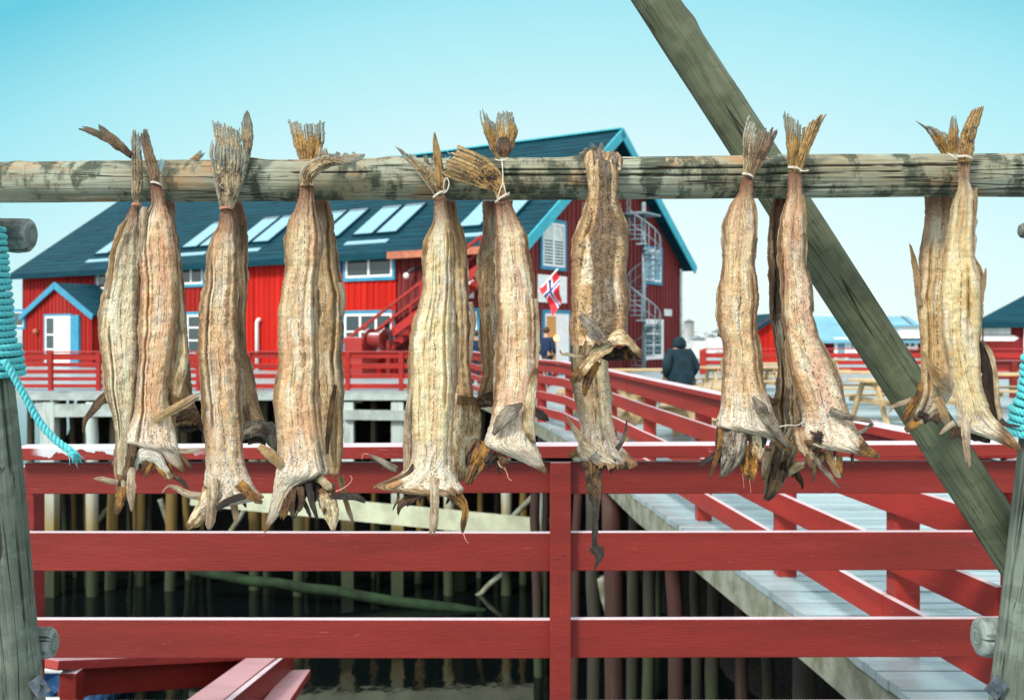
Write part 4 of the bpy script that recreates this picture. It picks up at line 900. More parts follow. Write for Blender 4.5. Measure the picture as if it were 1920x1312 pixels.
body(f, m, [(1450,372),(1442,397),(1441,449),(1446,525),(1444,600),(1452,640),(1459,690),(1458,730),(1449,760),(1456,800),(1444,835),(1436,870),(1432,910),(1430,938)],
     [(1484,372),(1484,460),(1484,560),(1490,660),(1506,730),(1512,790),(1500,830),(1488,870),(1476,895),(1464,915),(1448,940)], YB-.045, .5, 16, ((.2,.014,.14),(-.5,.010,.14)), amp=1.5)
strip('gill_shred', f, CREAM, [(1440,840,12,-.04),(1434,870,11,-.04),(1430,905,5,-.04)], YB-.03, jag=.2, seed=175)
sheet('collar', f, CREAM, [(1478,880),(1492,868),(1512,866)], [(1474,896),(1490,886),(1508,876)], YB-.08, wr=.005, seed=176)
strip('gill_shred', f, BROWN, [(1462,880,22,-.05),(1452,910,20,-.05),(1440,938,14,-.05)], YB-.04, wr=.006, jag=.2, seed=177)
strip('collar', f, ORANGE, [(1438,742,8,-.03),(1450,755,12,-.03),(1460,748,8,-.03)], YB-.03, seed=178)

# --- ninth bunch
f = fish(1808, 310, YF, 'smooth yellow-cream dried cod at the right end, one slender upright tail')
m = skin_mat('cod_skin_yellow_cream', 17, (.62,.60,.42), (.50,.40,.20), (.52,.38,.19), .2, .05, .3, .4, .2)
body(f, m, [(1795,300),(1797,342),(1787,383),(1778,441),(1768,499),(1763,550),(1767,622),(1778,677),(1788,718),(1794,760),(1793,790),(1800,807),(1850,820),(1886,838),(1909,846)],
     [(1820,300),(1818,342),(1826,365),(1824,435),(1827,481),(1838,515),(1840,560),(1837,622),(1837,660),(1841,718),(1857,773),(1880,797),(1900,816),(1915,842)], YF, .62, 17, ((-.35,.006,.12),(.45,.006,.1)), foot=788)
sheet('tail_fin', f, tailm('orange'), [(1796,304),(1800,262),(1808,236),(1820,212),(1828,204)], [(1821,304),(1828,262),(1835,235),(1841,215),(1846,193)], YF-.006, na=44, nb=20, jag=.08, rays=5, splits=2, camber=.6, seed=181)
sheet('belly_flap', f, AMBER, [(1820,362),(1822,400),(1821,440)], [(1832,352),(1832,390),(1825,440)], YF+.004, seed=182)
sheet('belly_flap', f, AMBER, [(1826,480),(1832,520),(1834,590)], [(1838,498),(1846,530),(1840,600)], YF+.004, jag=.0, seed=183)
strip('belly_flap', f, AMBER, [(1838,560,8),(1844,535,8),(1847,515,5),(1848,503,2)], YF+.006, seed=184)
sheet('belly_flap', f, HOLE, [(1836,640),(1840,690),(1845,740),(1862,786)], [(1846,640),(1862,676),(1868,740),(1878,792)], YF+.012, camber=-.4, seed=185)
strip('belly_flap', f, CREAM, [(1840,638,5),(1856,660,9),(1866,700,9),(1869,745,9),(1874,775,10),(1880,798,6)], YF-.004, seed=186)
sheet('cavity', f, HOLE, [(1812,806),(1836,810),(1858,822)], [(1816,822),(1838,828),(1856,830)], YF-.008, wr=.006, seed=188)
strip('pectoral_fin', f, PALEFIN, [(1811,785,22,-.042),(1811,815,17,-.05),(1813,845,12,-.05),(1816,868,9,-.048),(1818,880,4,-.046)], YF, nb=10, rays=2, jag=.2, seed=189)
strip('gill_shred', f, PALEFIN, [(1790,792,12,-.02),(1775,802,9,-.024),(1759,817,3,-.024)], YF, jag=.2, seed=190)
for k in range(4): strip('gill_shred', f, BROWN, [(1788+k*3,800,6,-.02),(1786+k*4,812,5,-.02),(1781+k*6,824-k,2,-.02)], YF, seed=191+k)
strip('gill_shred', f, DARK, [(1876,786,8,-.02),(1888,797,8,-.024),(1902,798,5,-.024),(1913,799,2,-.024)], YF, seed=195)
f = fish(1750, 378, YB, 'pale buff dried cod behind the right-hand yellow-cream one, brown fin folded across its foot')
m = skin_mat('cod_skin_buff', 18, (.60,.56,.40), (.46,.35,.18), (.50,.34,.17), .3, .1, .35, .6, .4)
body(f, m, [(1733,368),(1734,400),(1731,441),(1727,480),(1726,520),(1720,545),(1722,581),(1726,663),(1727,710),(1727,746),(1719,770),(1695,804),(1703,809)],
     [(1800,368),(1796,440),(1792,560),(1790,680),(1786,740),(1768,767),(1745,786),(1726,799),(1706,810)], YB, .45, 18, ((.0,.008,.12),), foot=748)
sheet('belly_flap', f, AMBER, [(1705,456),(1710,500),(1716,545),(1722,575)], [(1709,462),(1722,500),(1730,540),(1732,575)], YB-.012, jag=0, seed=196)
sheet('tail_fin', f, tailm('gold'), [(1766,292,-.05),(1752,268,-.05),(1736,243,-.05),(1713,224,-.05)], [(1790,292,-.05),(1784,272,-.05),(1778,256,-.05),(1770,246,-.05)], YB, na=40, nb=18, jag=.18, rays=5, splits=3, seed=197)
sheet('tail_fin', f, tailm('gold'), [(1774,292,-.056),(1776,268,-.056),(1779,245,-.056),(1785,217,-.056)], [(1799,292,-.056),(1800,265,-.056),(1796,240,-.056),(1792,216,-.056)], YB, na=40, nb=14, jag=.12, rays=4, splits=2, seed=198)
sheet('pectoral_fin', f, AMBER, [(1731,662,-.035),(1738,690,-.04),(1752,722,-.04),(1780,735,-.036)], [(1734,662,-.035),(1752,684,-.044),(1775,700,-.044),(1784,732,-.036)], YB, nb=14, seed=199)
strip('jaw_tip', f, ORANGE, [(1722,788,20,-.05),(1708,800,16,-.05),(1697,807,8,-.05)], YB, wr=.004, seed=201)
strip('collar', f, ORANGE, [(1726,716,8,-.04),(1722,742,14,-.044),(1708,766,18,-.044),(1695,790,10,-.04)], YB, wr=.006, seed=202)
strip('gill_shred', f, GREY, [(1768,766,13,-.046),(1745,780,15,-.05),(1730,788,10,-.05)], YB, wr=.005, seed=203)
strip('pectoral_fin', f, PALEFIN, [(1710,750,12,-.04),(1692,756,10,-.044),(1674,762,6,-.044),(1668,772,2,-.044)], YB, seed=204)
thread('dried_thread', f, M['thread'], [(1668,770),(1666,776),(1670,784)], YB-.044, .0008)
strip('pectoral_fin', f, AMBER, [(1758,748,16,-.05),(1770,775,17,-.056),(1778,800,10,-.05)], YB, nb=10, seed=205)

# --- rags under the collars
for key, q in {'pink-tan dried cod second': (246,322,846,6,44), 'tan speckled': (392,462,918,7,40), 'long orange-flecked': (530,628,905,10,66), 'tall pale cream': (745,868,920,10,36), 'pinkish dried cod tied': (884,950,846,7,40),
        'dark-speckled': (1120,1196,652,7,24), 'slim grey': (1090,1180,866,8,26), 'cream dried cod with wavy': (1352,1440,806,10,70), 'long pink-and-white': (1506,1600,846,7,44), 'smooth yellow': (1800,1870,812,6,22), 'pale buff': (1716,1764,776,5,24), 'blackened': (1436,1500,868,7,50), 'pale grey-green': (218,240,890,2,30)}.items():
    for o in [o for o in bpy.data.objects if o.get('category') == 'dried fish' and key in o['label']]:
        shreds(o, q[0], q[1], q[2], q[3], q[4], YF+.004 if 'slim' not in key and 'buff' not in key and 'black' not in key else YB-.04, len(key)+int(q[0]))
# --- strings
tie(293, 368-24, 20, YF-.004, 'white tie string round the pink-tan fish, second tail from the left end', 'string', .25)
tie(256, 384, 17, YF+.004, 'stained brown tie string round the leftmost tail, just under the pole', 'string_red')
tie(424, 391, 24, YF-.006, 'stained tie string under the broad grey fan tail', 'string_red')
tie(576, 347, 26, YF-.006, 'stained tie string round the tail that bends right along the pole', 'string_red')
tie(824, 364, 24, YF-.008, 'white tie string with a loose loop on the tall cream fish', 'string', -.5, loose=[[(832,358,-.02),(833,340,-.03),(838,334,-.03),(842,344,-.03),(838,358,-.03),(832,362,-.02)]])
tie(942, 371, 26, YF-.010, 'long white string running up the pole from the pinkish fish to the knotted gold tail', 'string', -.6, loose=[[(932,376,-.03),(938,355,-.035),(942,345,-.035),(943,330,-.034),(942,314,-.034),(941,298,-.012)], [(943,343,-.035),(946,352,-.036),(949,366,-.036)], [(928,298,.03),(936,301,-.014),(947,300,-.014),(952,296,.03)]])
tie(1402, 329, 20, YF-.006, 'white tie string under the white and brown tail', 'string', .35)
tie(1490, 317, 25, YF-.006, 'white tie string under the forked gold tail', 'string', .28, loose=[[(1500,320,-.02),(1510,321,-.025),(1516,319,-.025)]])
tie(1808, 296, 28, YF-.010, 'pale tie string round the slender upright tail at the right end', 'string', .2, loose=[[(1795,298,-.012),(1785,292,-.006),(1778,288,.02)]])
# ---------------------------------------------------------------- water, shore, decks
mb = MB(); mb.quad((-1500,-300,-5.5), (1500,-300,-5.5), (1500,3500,-5.5), (-1500,3500,-5.5))
tag(mb.build('harbour_water', M['water']), None, None, None, 'structure')
def grid(name, mat, x0, x1, nx, y0, y1, ny, h, kind='structure'):
    mb = MB()
    for i in range(ny+1):
        for j in range(nx+1):
            x = x0+(x1-x0)*j/nx; y = y0+(y1-y0)*i/ny; mb.v.append((x, y, h(x, y)))
    for i in range(ny):
        for j in range(nx): mb.f.append((i*(nx+1)+j, i*(nx+1)+j+1, (i+1)*(nx+1)+j+1, (i+1)*(nx+1)+j))
    mb.m = [0]*len(mb.f)
    return tag(mb.build(name, mat, smooth=True), None, None, None, kind)
grid('shore_bank', M['rock'], -17.5, 46, 170, 29.5, 40, 40, lambda x, y: max(-.55 if y > 34 else -9, min(-.55, -8.2 + (y-29.5)*1.7 + min(0,(x+15)*.9)*1 + 1.1*nz(x*.5, y*.5, 1)+.5*nz(x*1.7, y*1.7, 4))) if x > -15.2 else -9)
grid('shore_bank', M['rock'], 3.2, 46, 110, 5, 30, 60, lambda x, y: min(-.6, -7.6 + (x-3.2-max(0,(y-16))*-.10)*1.15 + .9*nz(x*.6, y*.6, 1)+.4*nz(x*1.9, y*1.9, 4)))
grid('rocky_hill', M['hill'], 40, 260, 160, 330, 480, 30, lambda x, y: -6 + 11.5*max(0, math.sin(math.pi*min(1,(y-330)/150)))**.7*(.75+.5*nz(x*.03, y*.02, 7)+.35*nz(x*.12, y*.1, 3)+.2*nz(x*.4, y*.3, 5)))
EDGE = [(3.9,1.72),(5.44,1.61),(6.44,1.51),(9.6,1.19),(14.5,.86),(18,.40),(26.6,-1.25),(26.7,-60)]
def edge_x(y):
    if y >= 26.7: return -42.
    for (y0,x0),(y1,x1) in zip(EDGE, EDGE[1:]):
        if y <= y1: return x0+(x1-x0)*(y-y0)/(y1-y0)
mb = MB(); rnd = random.Random(5); y = 3.94
while y < 62:
    w = .128; x0 = edge_x(y)
    if x0 > -40: x0 += rnd.uniform(-.004, .004)
    xs = [x0]; s = x0+rnd.uniform(2.2, 4)
    while s < 30: xs.append(s); s += 3.6
    xs.append(32)
    for a, b in zip(xs, xs[1:]):
        dz = rnd.uniform(-.003, .003)
        a2 = a+(edge_x(y+w)-edge_x(y) if a == xs[0] and edge_x(y) > -40 and edge_x(y+w) > -40 else 0); mb.box8([(a+.002,y+.005,-.045+dz), (b-.003,y+.005,-.045+dz), (b-.003,y+w-.006,-.045+dz), (a2+.002,y+w-.006,-.045+dz), (a+.002,y+.005,dz), (b-.003,y+.005,dz), (b-.003,y+w-.006,dz), (a2+.002,y+w-.006,dz)])
    y += w
deck = tag(mb.build('wharf_deck', M['deck']), None, None, None, 'structure')
mb = MB()
pts = [(1.74,3.95),(1.61,5.44),(1.51,6.44),(1.19,9.6),(.86,14.5),(.40,18),(-1.22,26.62)]
for (xa,ya),(xb,yb) in zip(pts, pts[1:]): mb.beam((xa+.06,ya,-.16), (xb+.06,yb,-.16), .10, .22)
for yy in [4.6+1.4*k for k in range(15)]: mb.abox(edge_x(yy)+.13, 12, yy, yy+.12, -.30, -.05)
adopt(mb.build('edge_beam', M['deckedge'], bevel=.006), deck)
mb = MB(); mb.abox(-42, -1.25, 26.72, 26.86, -.24, -.048)
m2 = MB()
for k in range(24): m2.abox(-41+k*1.75, -40.8+k*1.75, 26.9, 60, -.32, -.05)
adopt(m2.build('joists', M['deckedge']), deck)
adopt(mb.build('edge_beam', M['palebeam']), deck)
mb = MB(); y = -3.
while y < 3.86: mb.abox(-6, 6, y+.004, y+.123, -.045, 0); y += .128
tag(mb.build('viewing_deck', M['deck']), None, None, None, 'structure')

# ---------------------------------------------------------------- near fence
def on(px, py, Y): return P(px, py, Y)
nf = thing('red_rail_fence', (0, 3.8, 0), 'nearest dark red painted plank fence with a wide cap rail just behind the hanging fish', 'fence')
Yr = 3.77
def railbox(name, px0, px1, yt, yb, yf, dep, mat, parent, tilt=0):
    a = P(px0, yt, yf); b = P(px1, yt+tilt, yf); h = (yb-yt)/F*yf
    mb = MB(); n = 1
    mb.box8([a+Vector((0,0,-h)), b+Vector((0,0,-h)), b+Vector((0,dep,-h)), a+Vector((0,dep,-h)), a, b, b+Vector((0,dep,0)), a+Vector((0,dep,0))])
    return mb.build(name, mat, parent, bevel=.0035)
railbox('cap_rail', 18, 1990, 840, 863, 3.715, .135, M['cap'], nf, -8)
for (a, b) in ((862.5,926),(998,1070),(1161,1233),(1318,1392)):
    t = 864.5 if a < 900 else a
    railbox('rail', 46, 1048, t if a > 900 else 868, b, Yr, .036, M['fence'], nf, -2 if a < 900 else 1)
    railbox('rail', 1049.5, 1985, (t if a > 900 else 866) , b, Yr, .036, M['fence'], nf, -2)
def vpost(px, w, yf, dep, zt, zb, mat, parent):
    c = P(px, 800, yf); mb = MB(); mb.abox(c.x-w/2, c.x+w/2, yf, yf+dep, zb, zt)
    return mb.build('post', mat, parent, bevel=.003)
vpost(1051, .078, 3.726, .042, P(0,863.6,3.726).z-.006, 0, M['fence'], nf)
vpost(49, .06, 3.812, .09, P(0,866,3.8).z-.02, 0, M['fence_dark'], nf); vpost(1960, .08, 3.812, .09, P(0,866,3.8).z-.02, 0, M['fence_dark'], nf)
mb = MB(); rnd = random.Random(8)
for py in (887,1045,1086,1258):
    for px in (1046, 1058)[:1 if py in (887,1258) else 2]:
        c = P(px+rnd.uniform(-1.5,1.5), py+rnd.uniform(-6,6), 3.7255); mb.tube([c, c+Vector((0,-.0012,0))], 0.0026, 8)
mb.build('nail_heads', M['black'], nf)

# ---------------------------------------------------------------- walkway fence
wf = thing('red_rail_fence', (1.5, 8, 0), 'lighter red plank fence running away along the edge of the grey boardwalk', 'fence')
line = [(1.93,3.93),(1.82,4.85),(1.67,6.4),(1.51,8.3),(1.34,10.3),(1.18,12.6),(.83,16.0),(.46,17.4)]
def fence_run(parent, line, zs, cap, mat, postw=.11, off=0, posts=True, hpost=None, capw=.14, t=.036, pm=None):
    for i, ((xa,ya),(xb,yb)) in enumerate(zip(line, line[1:])):
        d = Vector((xb-xa, yb-ya, 0)).normalized(); g = d*.003
        for (z0, z1) in zs:
            mb = MB(); mb.beam(Vector((xa,ya,(z0+z1)/2))+g, Vector((xb,yb,(z0+z1)/2))-g, t, z1-z0); mb.build('rail', mat, parent, bevel=.004)
        mb = MB(); mb.beam(Vector((xa,ya,cap-.022))+g, Vector((xb,yb,cap-.022))-g, capw, .044); mb.build('cap_rail', mat, parent, bevel=.004)
    if posts:
        for (x, y) in line:
            mb = MB(); s = off if isinstance(off, (int, float)) else 0
            mb.abox(x+s-postw/2, x+s+postw/2, y-postw/2, y+postw/2, .0, cap-.047); mb.build('post', pm or mat, parent, bevel=.004)
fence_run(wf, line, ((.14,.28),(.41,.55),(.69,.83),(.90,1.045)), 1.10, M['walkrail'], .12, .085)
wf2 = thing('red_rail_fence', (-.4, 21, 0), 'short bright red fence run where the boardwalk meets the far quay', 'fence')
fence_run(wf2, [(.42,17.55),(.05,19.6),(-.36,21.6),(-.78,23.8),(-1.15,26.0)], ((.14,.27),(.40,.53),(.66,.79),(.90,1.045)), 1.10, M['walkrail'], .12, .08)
mb = MB(); mb.beam(P(1010,742,17.6), P(1047,694,17.6), .05, .09); mb.build('diagonal_brace', M['walkrail'], wf2)
mb = MB(); mb.tube([P(1012,665,17.2), P(1020,700,17.2), P(1030,748,17.2)], .018, 6); mb.build('hanging_cord', M['string'], wf2)

# ---------------------------------------------------------------- far quay fence
YQ = 27.
qf = thing('red_rail_fence', (-14, YQ, 0), 'far quay fence of closely spaced red planks below the red porch', 'fence')
def qx(px): return (px-960)/F*YQ
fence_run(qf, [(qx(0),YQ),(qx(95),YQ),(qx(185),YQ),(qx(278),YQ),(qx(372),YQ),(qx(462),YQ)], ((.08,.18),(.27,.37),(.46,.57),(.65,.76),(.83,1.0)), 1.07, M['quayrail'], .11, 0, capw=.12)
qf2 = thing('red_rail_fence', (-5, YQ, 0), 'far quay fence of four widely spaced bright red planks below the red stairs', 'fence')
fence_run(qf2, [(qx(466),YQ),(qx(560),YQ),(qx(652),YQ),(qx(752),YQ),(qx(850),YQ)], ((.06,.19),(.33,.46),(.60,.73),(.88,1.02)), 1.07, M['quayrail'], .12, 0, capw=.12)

# ---------------------------------------------------------------- piles under the quays
GP = 'timber piles under the quays'
ORD = ['first','second','third','fourth','fifth','sixth','seventh','eighth','ninth','tenth','eleventh','twelfth','thirteenth','fourteenth','fifteenth','sixteenth','seventeenth','eighteenth','nineteenth','twentieth']
def pile(px, Y, r, mat, label, zt=-.3, zb=-7.2, lean=0, sq=False):
    c = P(px, 700, Y); mb = MB(); n = 14
    pts = [Vector((c.x+lean*(k/n)+.03*nz(k*.6, px, 1), Y+.02*nz(k*.5, px, 4), zt+(zb-zt)*k/n)) for k in range(n+1)]
    if sq: mb.beam(pts[0], Vector((c.x+lean, Y, zb)), r*1.9, r*1.9, up=(0,1,0))
    else: mb.tube(pts, [r*(1+.09*nz(k*1.3, px, 2)) for k in range(n+1)], 12)
    return tag(mb.build('timber_pile', M[mat], smooth=not sq), label, 'pile', GP)
for i, (px, r) in enumerate(((94,.19),(173,.16),(560,.15),(653,.17),(746,.17),(842,.15),(950,.15))):
    pile(px, 26.8+.02*i, r, 'pile_white', 'thick white-topped pile at the front edge of the far quay, %s from the left' % ORD[i], sq=i in (0,3,4))
for i, (px, r, Yp) in enumerate(((57,.09,28.2),(86,.11,27.6),(108,.12,28.4),(134,.07,28.9),(163,.11,27.7),(218,.15,27.5),(245,.07,29.2),(267,.13,27.9),(325,.16,27.4),(342,.10,28.6),(386,.08,29),(476,.16,27.5),(494,.13,28.2),(585,.09,28.8),(640,.10,28.1),(700,.08,28.8),(795,.12,28.2),(850,.19,27.4),(905,.09,28.8),(985,.12,28.0))):
    pile(px, Yp, r, 'pile_pale', 'yellow-stained thin pile in the shade under the far quay, %s from the left' % ORD[i], lean=.25*math.sin(i*2.3))
for i, (px, Yp, r, mt) in enumerate(((1010,22.5,.11,'pile_white'),(1000,20.5,.10,'pile_red'),(1022,24,.12,'pile_red'),(1085,14.5,.07,'pile_red'),(1110,13.0,.09,'pile_grey'),(1146,12.2,.12,'pile_red'),(1192,16.0,.10,'pile_grey'),(1222,19,.12,'pile_grey'),(1262,10.2,.085,'pile_red'),(1302,15,.08,'pile_grey'),(1345,17,.12,'pile_grey'),(1392,13.5,.09,'pile_red'),(1430,16,.10,'pile_grey'),(1508,8.4,.10,'pile_grey'),(1240,23,.10,'pile_grey'))):
    pile(px, Yp, r, mt, '%s pile under the grey boardwalk, %s from the left' % ({'pile_white':'whitish','pile_red':'rusty brown','pile_grey':'dark grey','pile_pale':'yellowish'}[mt], ORD[i]), lean=.15*math.sin(i*1.7))
for i in range(16):
    pile(60+i*58+11*math.sin(i*3.1), 30+.5*math.sin(i*1.9), .07+.03*abs(math.sin(i*5.3)), 'pile_grey', 'thin dark pile far back under the far quay, %s from left' % ORD[i], lean=.3*math.sin(i*2.9))
def tbeam(name, a, b, w, h, mat, label, rnd=False):
    mb = MB()
    if rnd: mb.tube([Vector(a).lerp(Vector(b), k/10)+Vector((0,0,.06*nz(k, 3, a[0]))) for k in range(11)], w/2, 10)
    else: mb.beam(a, b, w, h)
    return tag(mb.build(name, mat, smooth=rnd), label, 'beam', 'cross timbers between the piles')
tbeam('cross_beam', P(360,928,26.55), P(1030,992,25.2), .16, .50, M['beam_pale'], 'long pale sloping plank bolted across the white piles')
tbeam('cross_beam', P(60,770,26.7), P(250,768,26.7), .14, .34, M['palebeam'], 'short pale beam under the far quay near the left post')
tbeam('cross_beam', P(645,777,26.65), P(855,780,26.65), .14, .26, M['palebeam'], 'pale beam between the two square white piles')
tbeam('cross_beam', P(360,1070,26.3), P(910,1150,25.4), .27, .27, M['beam_green'], 'green algae-covered log lying at the waterline', True)
for i, (a, b) in enumerate((((866,1142,26.9),(945,1072,26.9)), ((172,990,28),(222,930,28)), ((300,935,28),(322,1000,28)), ((430,1000,28),(470,940,28)), ((960,970,26),(1005,925,26)), ((1125,1080,13),(1150,1170,13)))):
    tbeam('cross_beam', P(*a), P(*b), .15, .15, M['deckedge'], ('grey slanting strut above the green log', 'slanting strut left of the first bunch of fish foot', 'steep strut under the second bunch of fish', 'slanting strut between second and third bunches of fish', 'slanting strut left of the fence post', 'brown slanting strut right of the fence post')[i], True)

# ---------------------------------------------------------------- landing rails low on the left
lr = thing('landing_railing', P(300,1290,5), 'pinkish-red handrail of a landing going down below the near fence', 'railing')
def hand(a, b, w, h, name='cap_rail', mt='pinkrail'):
    mb = MB(); mb.beam(a, b, w, h); mb.build(name, M[mt], lr, bevel=.005)
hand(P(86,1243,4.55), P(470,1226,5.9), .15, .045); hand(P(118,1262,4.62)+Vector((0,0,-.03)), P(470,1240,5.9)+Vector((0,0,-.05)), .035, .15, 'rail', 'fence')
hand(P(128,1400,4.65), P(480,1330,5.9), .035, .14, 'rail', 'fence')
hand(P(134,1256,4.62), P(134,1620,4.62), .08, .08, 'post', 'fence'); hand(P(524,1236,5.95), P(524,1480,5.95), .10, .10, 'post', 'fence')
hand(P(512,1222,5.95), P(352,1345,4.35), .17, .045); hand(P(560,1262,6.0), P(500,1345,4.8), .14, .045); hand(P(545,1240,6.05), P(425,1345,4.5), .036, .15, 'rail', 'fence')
# small boat below
bt = thing('small_boat', P(130,1330,18.7), 'small blue open boat with a red gunwale moored below the left post', 'boat')
mb = MB(); c = Vector(((118-960)/F*18.6, 18.9, -5.5)); n = 14; rows = []
for i in range(n+1):
    t = i/n; w = .95*math.sin(math.pi*min(1,.08+.72*t+.2*t*t))**.6*(1 if t < .99 else .2); yy = -2.2+4.4*t; sh = .55+.25*abs(t-.4)
    rows.append([c+Vector((sx*w, yy, z)) for sx, z in ((-1,sh),(-.92,.2),(-.45,-.12),(.45,-.12),(.92,.2),(1,sh))])
for a, b in zip(rows, rows[1:]):
    for j in range(5): mb.quad(a[j], a[j+1], b[j+1], b[j])
hl = mb.build('hull', M['boatblue'], bt, smooth=True); hl.modifiers.new('s','SOLIDIFY').thickness = .05
for j in (0, 5): mb = MB(); mb.tube([r[j]+Vector((0,0,.03)) for r in rows], .05, 8); mb.build('gunwale', M['boatred'], bt, smooth=True)
for t in (4, 9): mb = MB(); mb.beam(rows[t][0]+Vector((.05,0,-.15)), rows[t][5]+Vector((-.05,0,-.15)), .26, .04); mb.build('thwart', M['offwhite'], bt)

# ---------------------------------------------------------------- the big red building
D = 34.; C0 = Vector((.0107*D, D, 0)); E1 = Vector((-.83,.5578,0)).normalized(); E2 = Vector((.5578,.83,0)).normalized(); UZ = Vector((0,0,1))
LEN, WID, EZ, RZ = 32.05, 14.6, 4.61, 9.75; OV = .55
SL = (RZ-EZ)/(WID/2)
def BW(s, g, z): return C0+E1*s+E2*g+UZ*z
def ray(px, py): return Vector(((px-960)/F, 1, -(py-HZ)/F))
def hit(px, py, p, n):
    r = ray(px, py); O = Vector((0,0,EYE)); return O + r*((p-O).dot(n)/r.dot(n))
def on_wall(px, py, out=0):
    q = hit(px, py, BW(0, OV-out, 0), E2)-C0; return q.dot(E1), q.z
def on_gable(px, py):
    q = hit(px, py, BW(OV,0,0), E1)-C0; return q.dot(E2), q.z
slv = (E2*(WID/2)+UZ*(RZ-EZ)).normalized(); sln = (UZ*(WID/2)-E2*(RZ-EZ)).normalized()
def on_roof(px, py):
    q = hit(px, py, BW(0,0,EZ), sln); return (q-C0).dot(E1), (q-BW(0,0,EZ)).dot(slv)
bld = thing('red_building', BW(15,7,0), 'large red wooden building with a dark blue roof, skylights and turquoise gable trim', 'building')
def planks(parent, name, mat, p0, u, n, length, top, zb=0., w=.16, dep=.03, th=.14):
    """vertical cladding from p0 along u; top(x) height; n outward"""
    mb = MB(); k = 0; x = 0.
    while x < length-1e-4:
        x1 = min(length, x+w); o = n*(dep if k % 2 else 0.)
        a = p0+u*x; b = p0+u*x1; za, zb2 = top(x), top(x1)
        f = [a+o+UZ*zb, b+o+UZ*zb, b+o+UZ*zb2, a+o+UZ*za]
        bk = [q-n*(th+(dep if k % 2 else 0)) for q in f]
        mb.quad(*f); mb.quad(f[1], bk[1], bk[2], f[2]); mb.quad(bk[0], f[0], f[3], bk[3]); mb.quad(f[3], f[2], bk[2], bk[3])
        x = x1; k += 1
    return mb.build(name, mat, parent)
wt = lambda x: EZ+OV*SL-.12
s_split = on_wall(745, 600)[0]; s_split2 = on_wall(462, 600)[0]
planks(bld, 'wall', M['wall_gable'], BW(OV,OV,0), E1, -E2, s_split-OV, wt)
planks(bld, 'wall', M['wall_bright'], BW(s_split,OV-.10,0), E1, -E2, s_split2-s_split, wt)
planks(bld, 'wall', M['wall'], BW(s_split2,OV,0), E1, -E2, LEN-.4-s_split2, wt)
gt = lambda x: EZ + SL*((x+OV) if x+OV < WID/2 else (WID-x-OV)) - .12
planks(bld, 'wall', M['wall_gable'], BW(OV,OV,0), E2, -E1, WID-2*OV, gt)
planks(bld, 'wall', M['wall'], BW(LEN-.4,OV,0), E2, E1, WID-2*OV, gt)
mb = MB(); mb.quad(BW(OV,WID-OV,0), BW(LEN-.4,WID-OV,0), BW(LEN-.4,WID-OV,EZ+.2), BW(OV,WID-OV,EZ+.2)); mb.build('wall', M['wall'], bld)
sln2 = (UZ*(WID/2)+E2*(RZ-EZ)).normalized(); T = .22
mb = MB(); mb.box8([BW(0,0,EZ)-sln*T, BW(LEN,0,EZ)-sln*T, BW(LEN,WID/2,RZ)-sln*T, BW(0,WID/2,RZ)-sln*T, BW(0,0,EZ), BW(LEN,0,EZ), BW(LEN,WID/2,RZ), BW(0,WID/2,RZ)])
mb.box8([BW(0,WID,EZ)-sln2*T, BW(LEN,WID,EZ)-sln2*T, BW(LEN,WID/2+.002,RZ)-sln2*T, BW(0,WID/2+.002,RZ)-sln2*T, BW(0,WID,EZ), BW(LEN,WID,EZ), BW(LEN,WID/2+.002,RZ+.001), BW(0,WID/2+.002,RZ+.001)])
k = 0
for q in [0.0+.36*i for i in range(1, 25)]:   # roofing courses
    mb.beam(BW(.05,0,EZ)+slv*q+sln*.006, BW(LEN-.05,0,EZ)+slv*q+sln*.006, .03, .012, up=sln)
roof = mb.build('roof', M['roof'], bld)
def rake(g0, z0, g1, z1, n):
    mb = MB(); mb.box8([BW(-.06,g0,z0)-n*.34, BW(.002,g0,z0)-n*.34, BW(.002,g1,z1)-n*.34, BW(-.06,g1,z1)-n*.34, BW(-.06,g0,z0)+n*.05, BW(.002,g0,z0)+n*.05, BW(.002,g1,z1)+n*.05, BW(-.06,g1,z1)+n*.05])
    mb.build('rake_board', M['bluegreen'], bld)
rake(-.05, EZ-.03, WID/2, RZ, sln); rake(WID+.05, EZ-.03, WID/2+.003, RZ, sln2)
mb = MB(); mb.beam(BW(-.02,WID/2,RZ+.03), BW(LEN,WID/2,RZ+.03), .34, .06); mb.build('ridge_cap', M['bluegreen'], bld)
mb = MB(); mb.beam(BW(s_split,-.03,EZ-.14), BW(LEN,-.03,EZ-.14), .05, .26); mb.build('eave_board', M['roof'], bld)
sA = on_wall(735,465,0)[0]; mb = MB(); mb.beam(BW(.05,-.03,EZ-.14), BW(sA-.02,-.03,EZ-.14), .05, .26); mb.build('eave_board', M['brownboard'], bld)
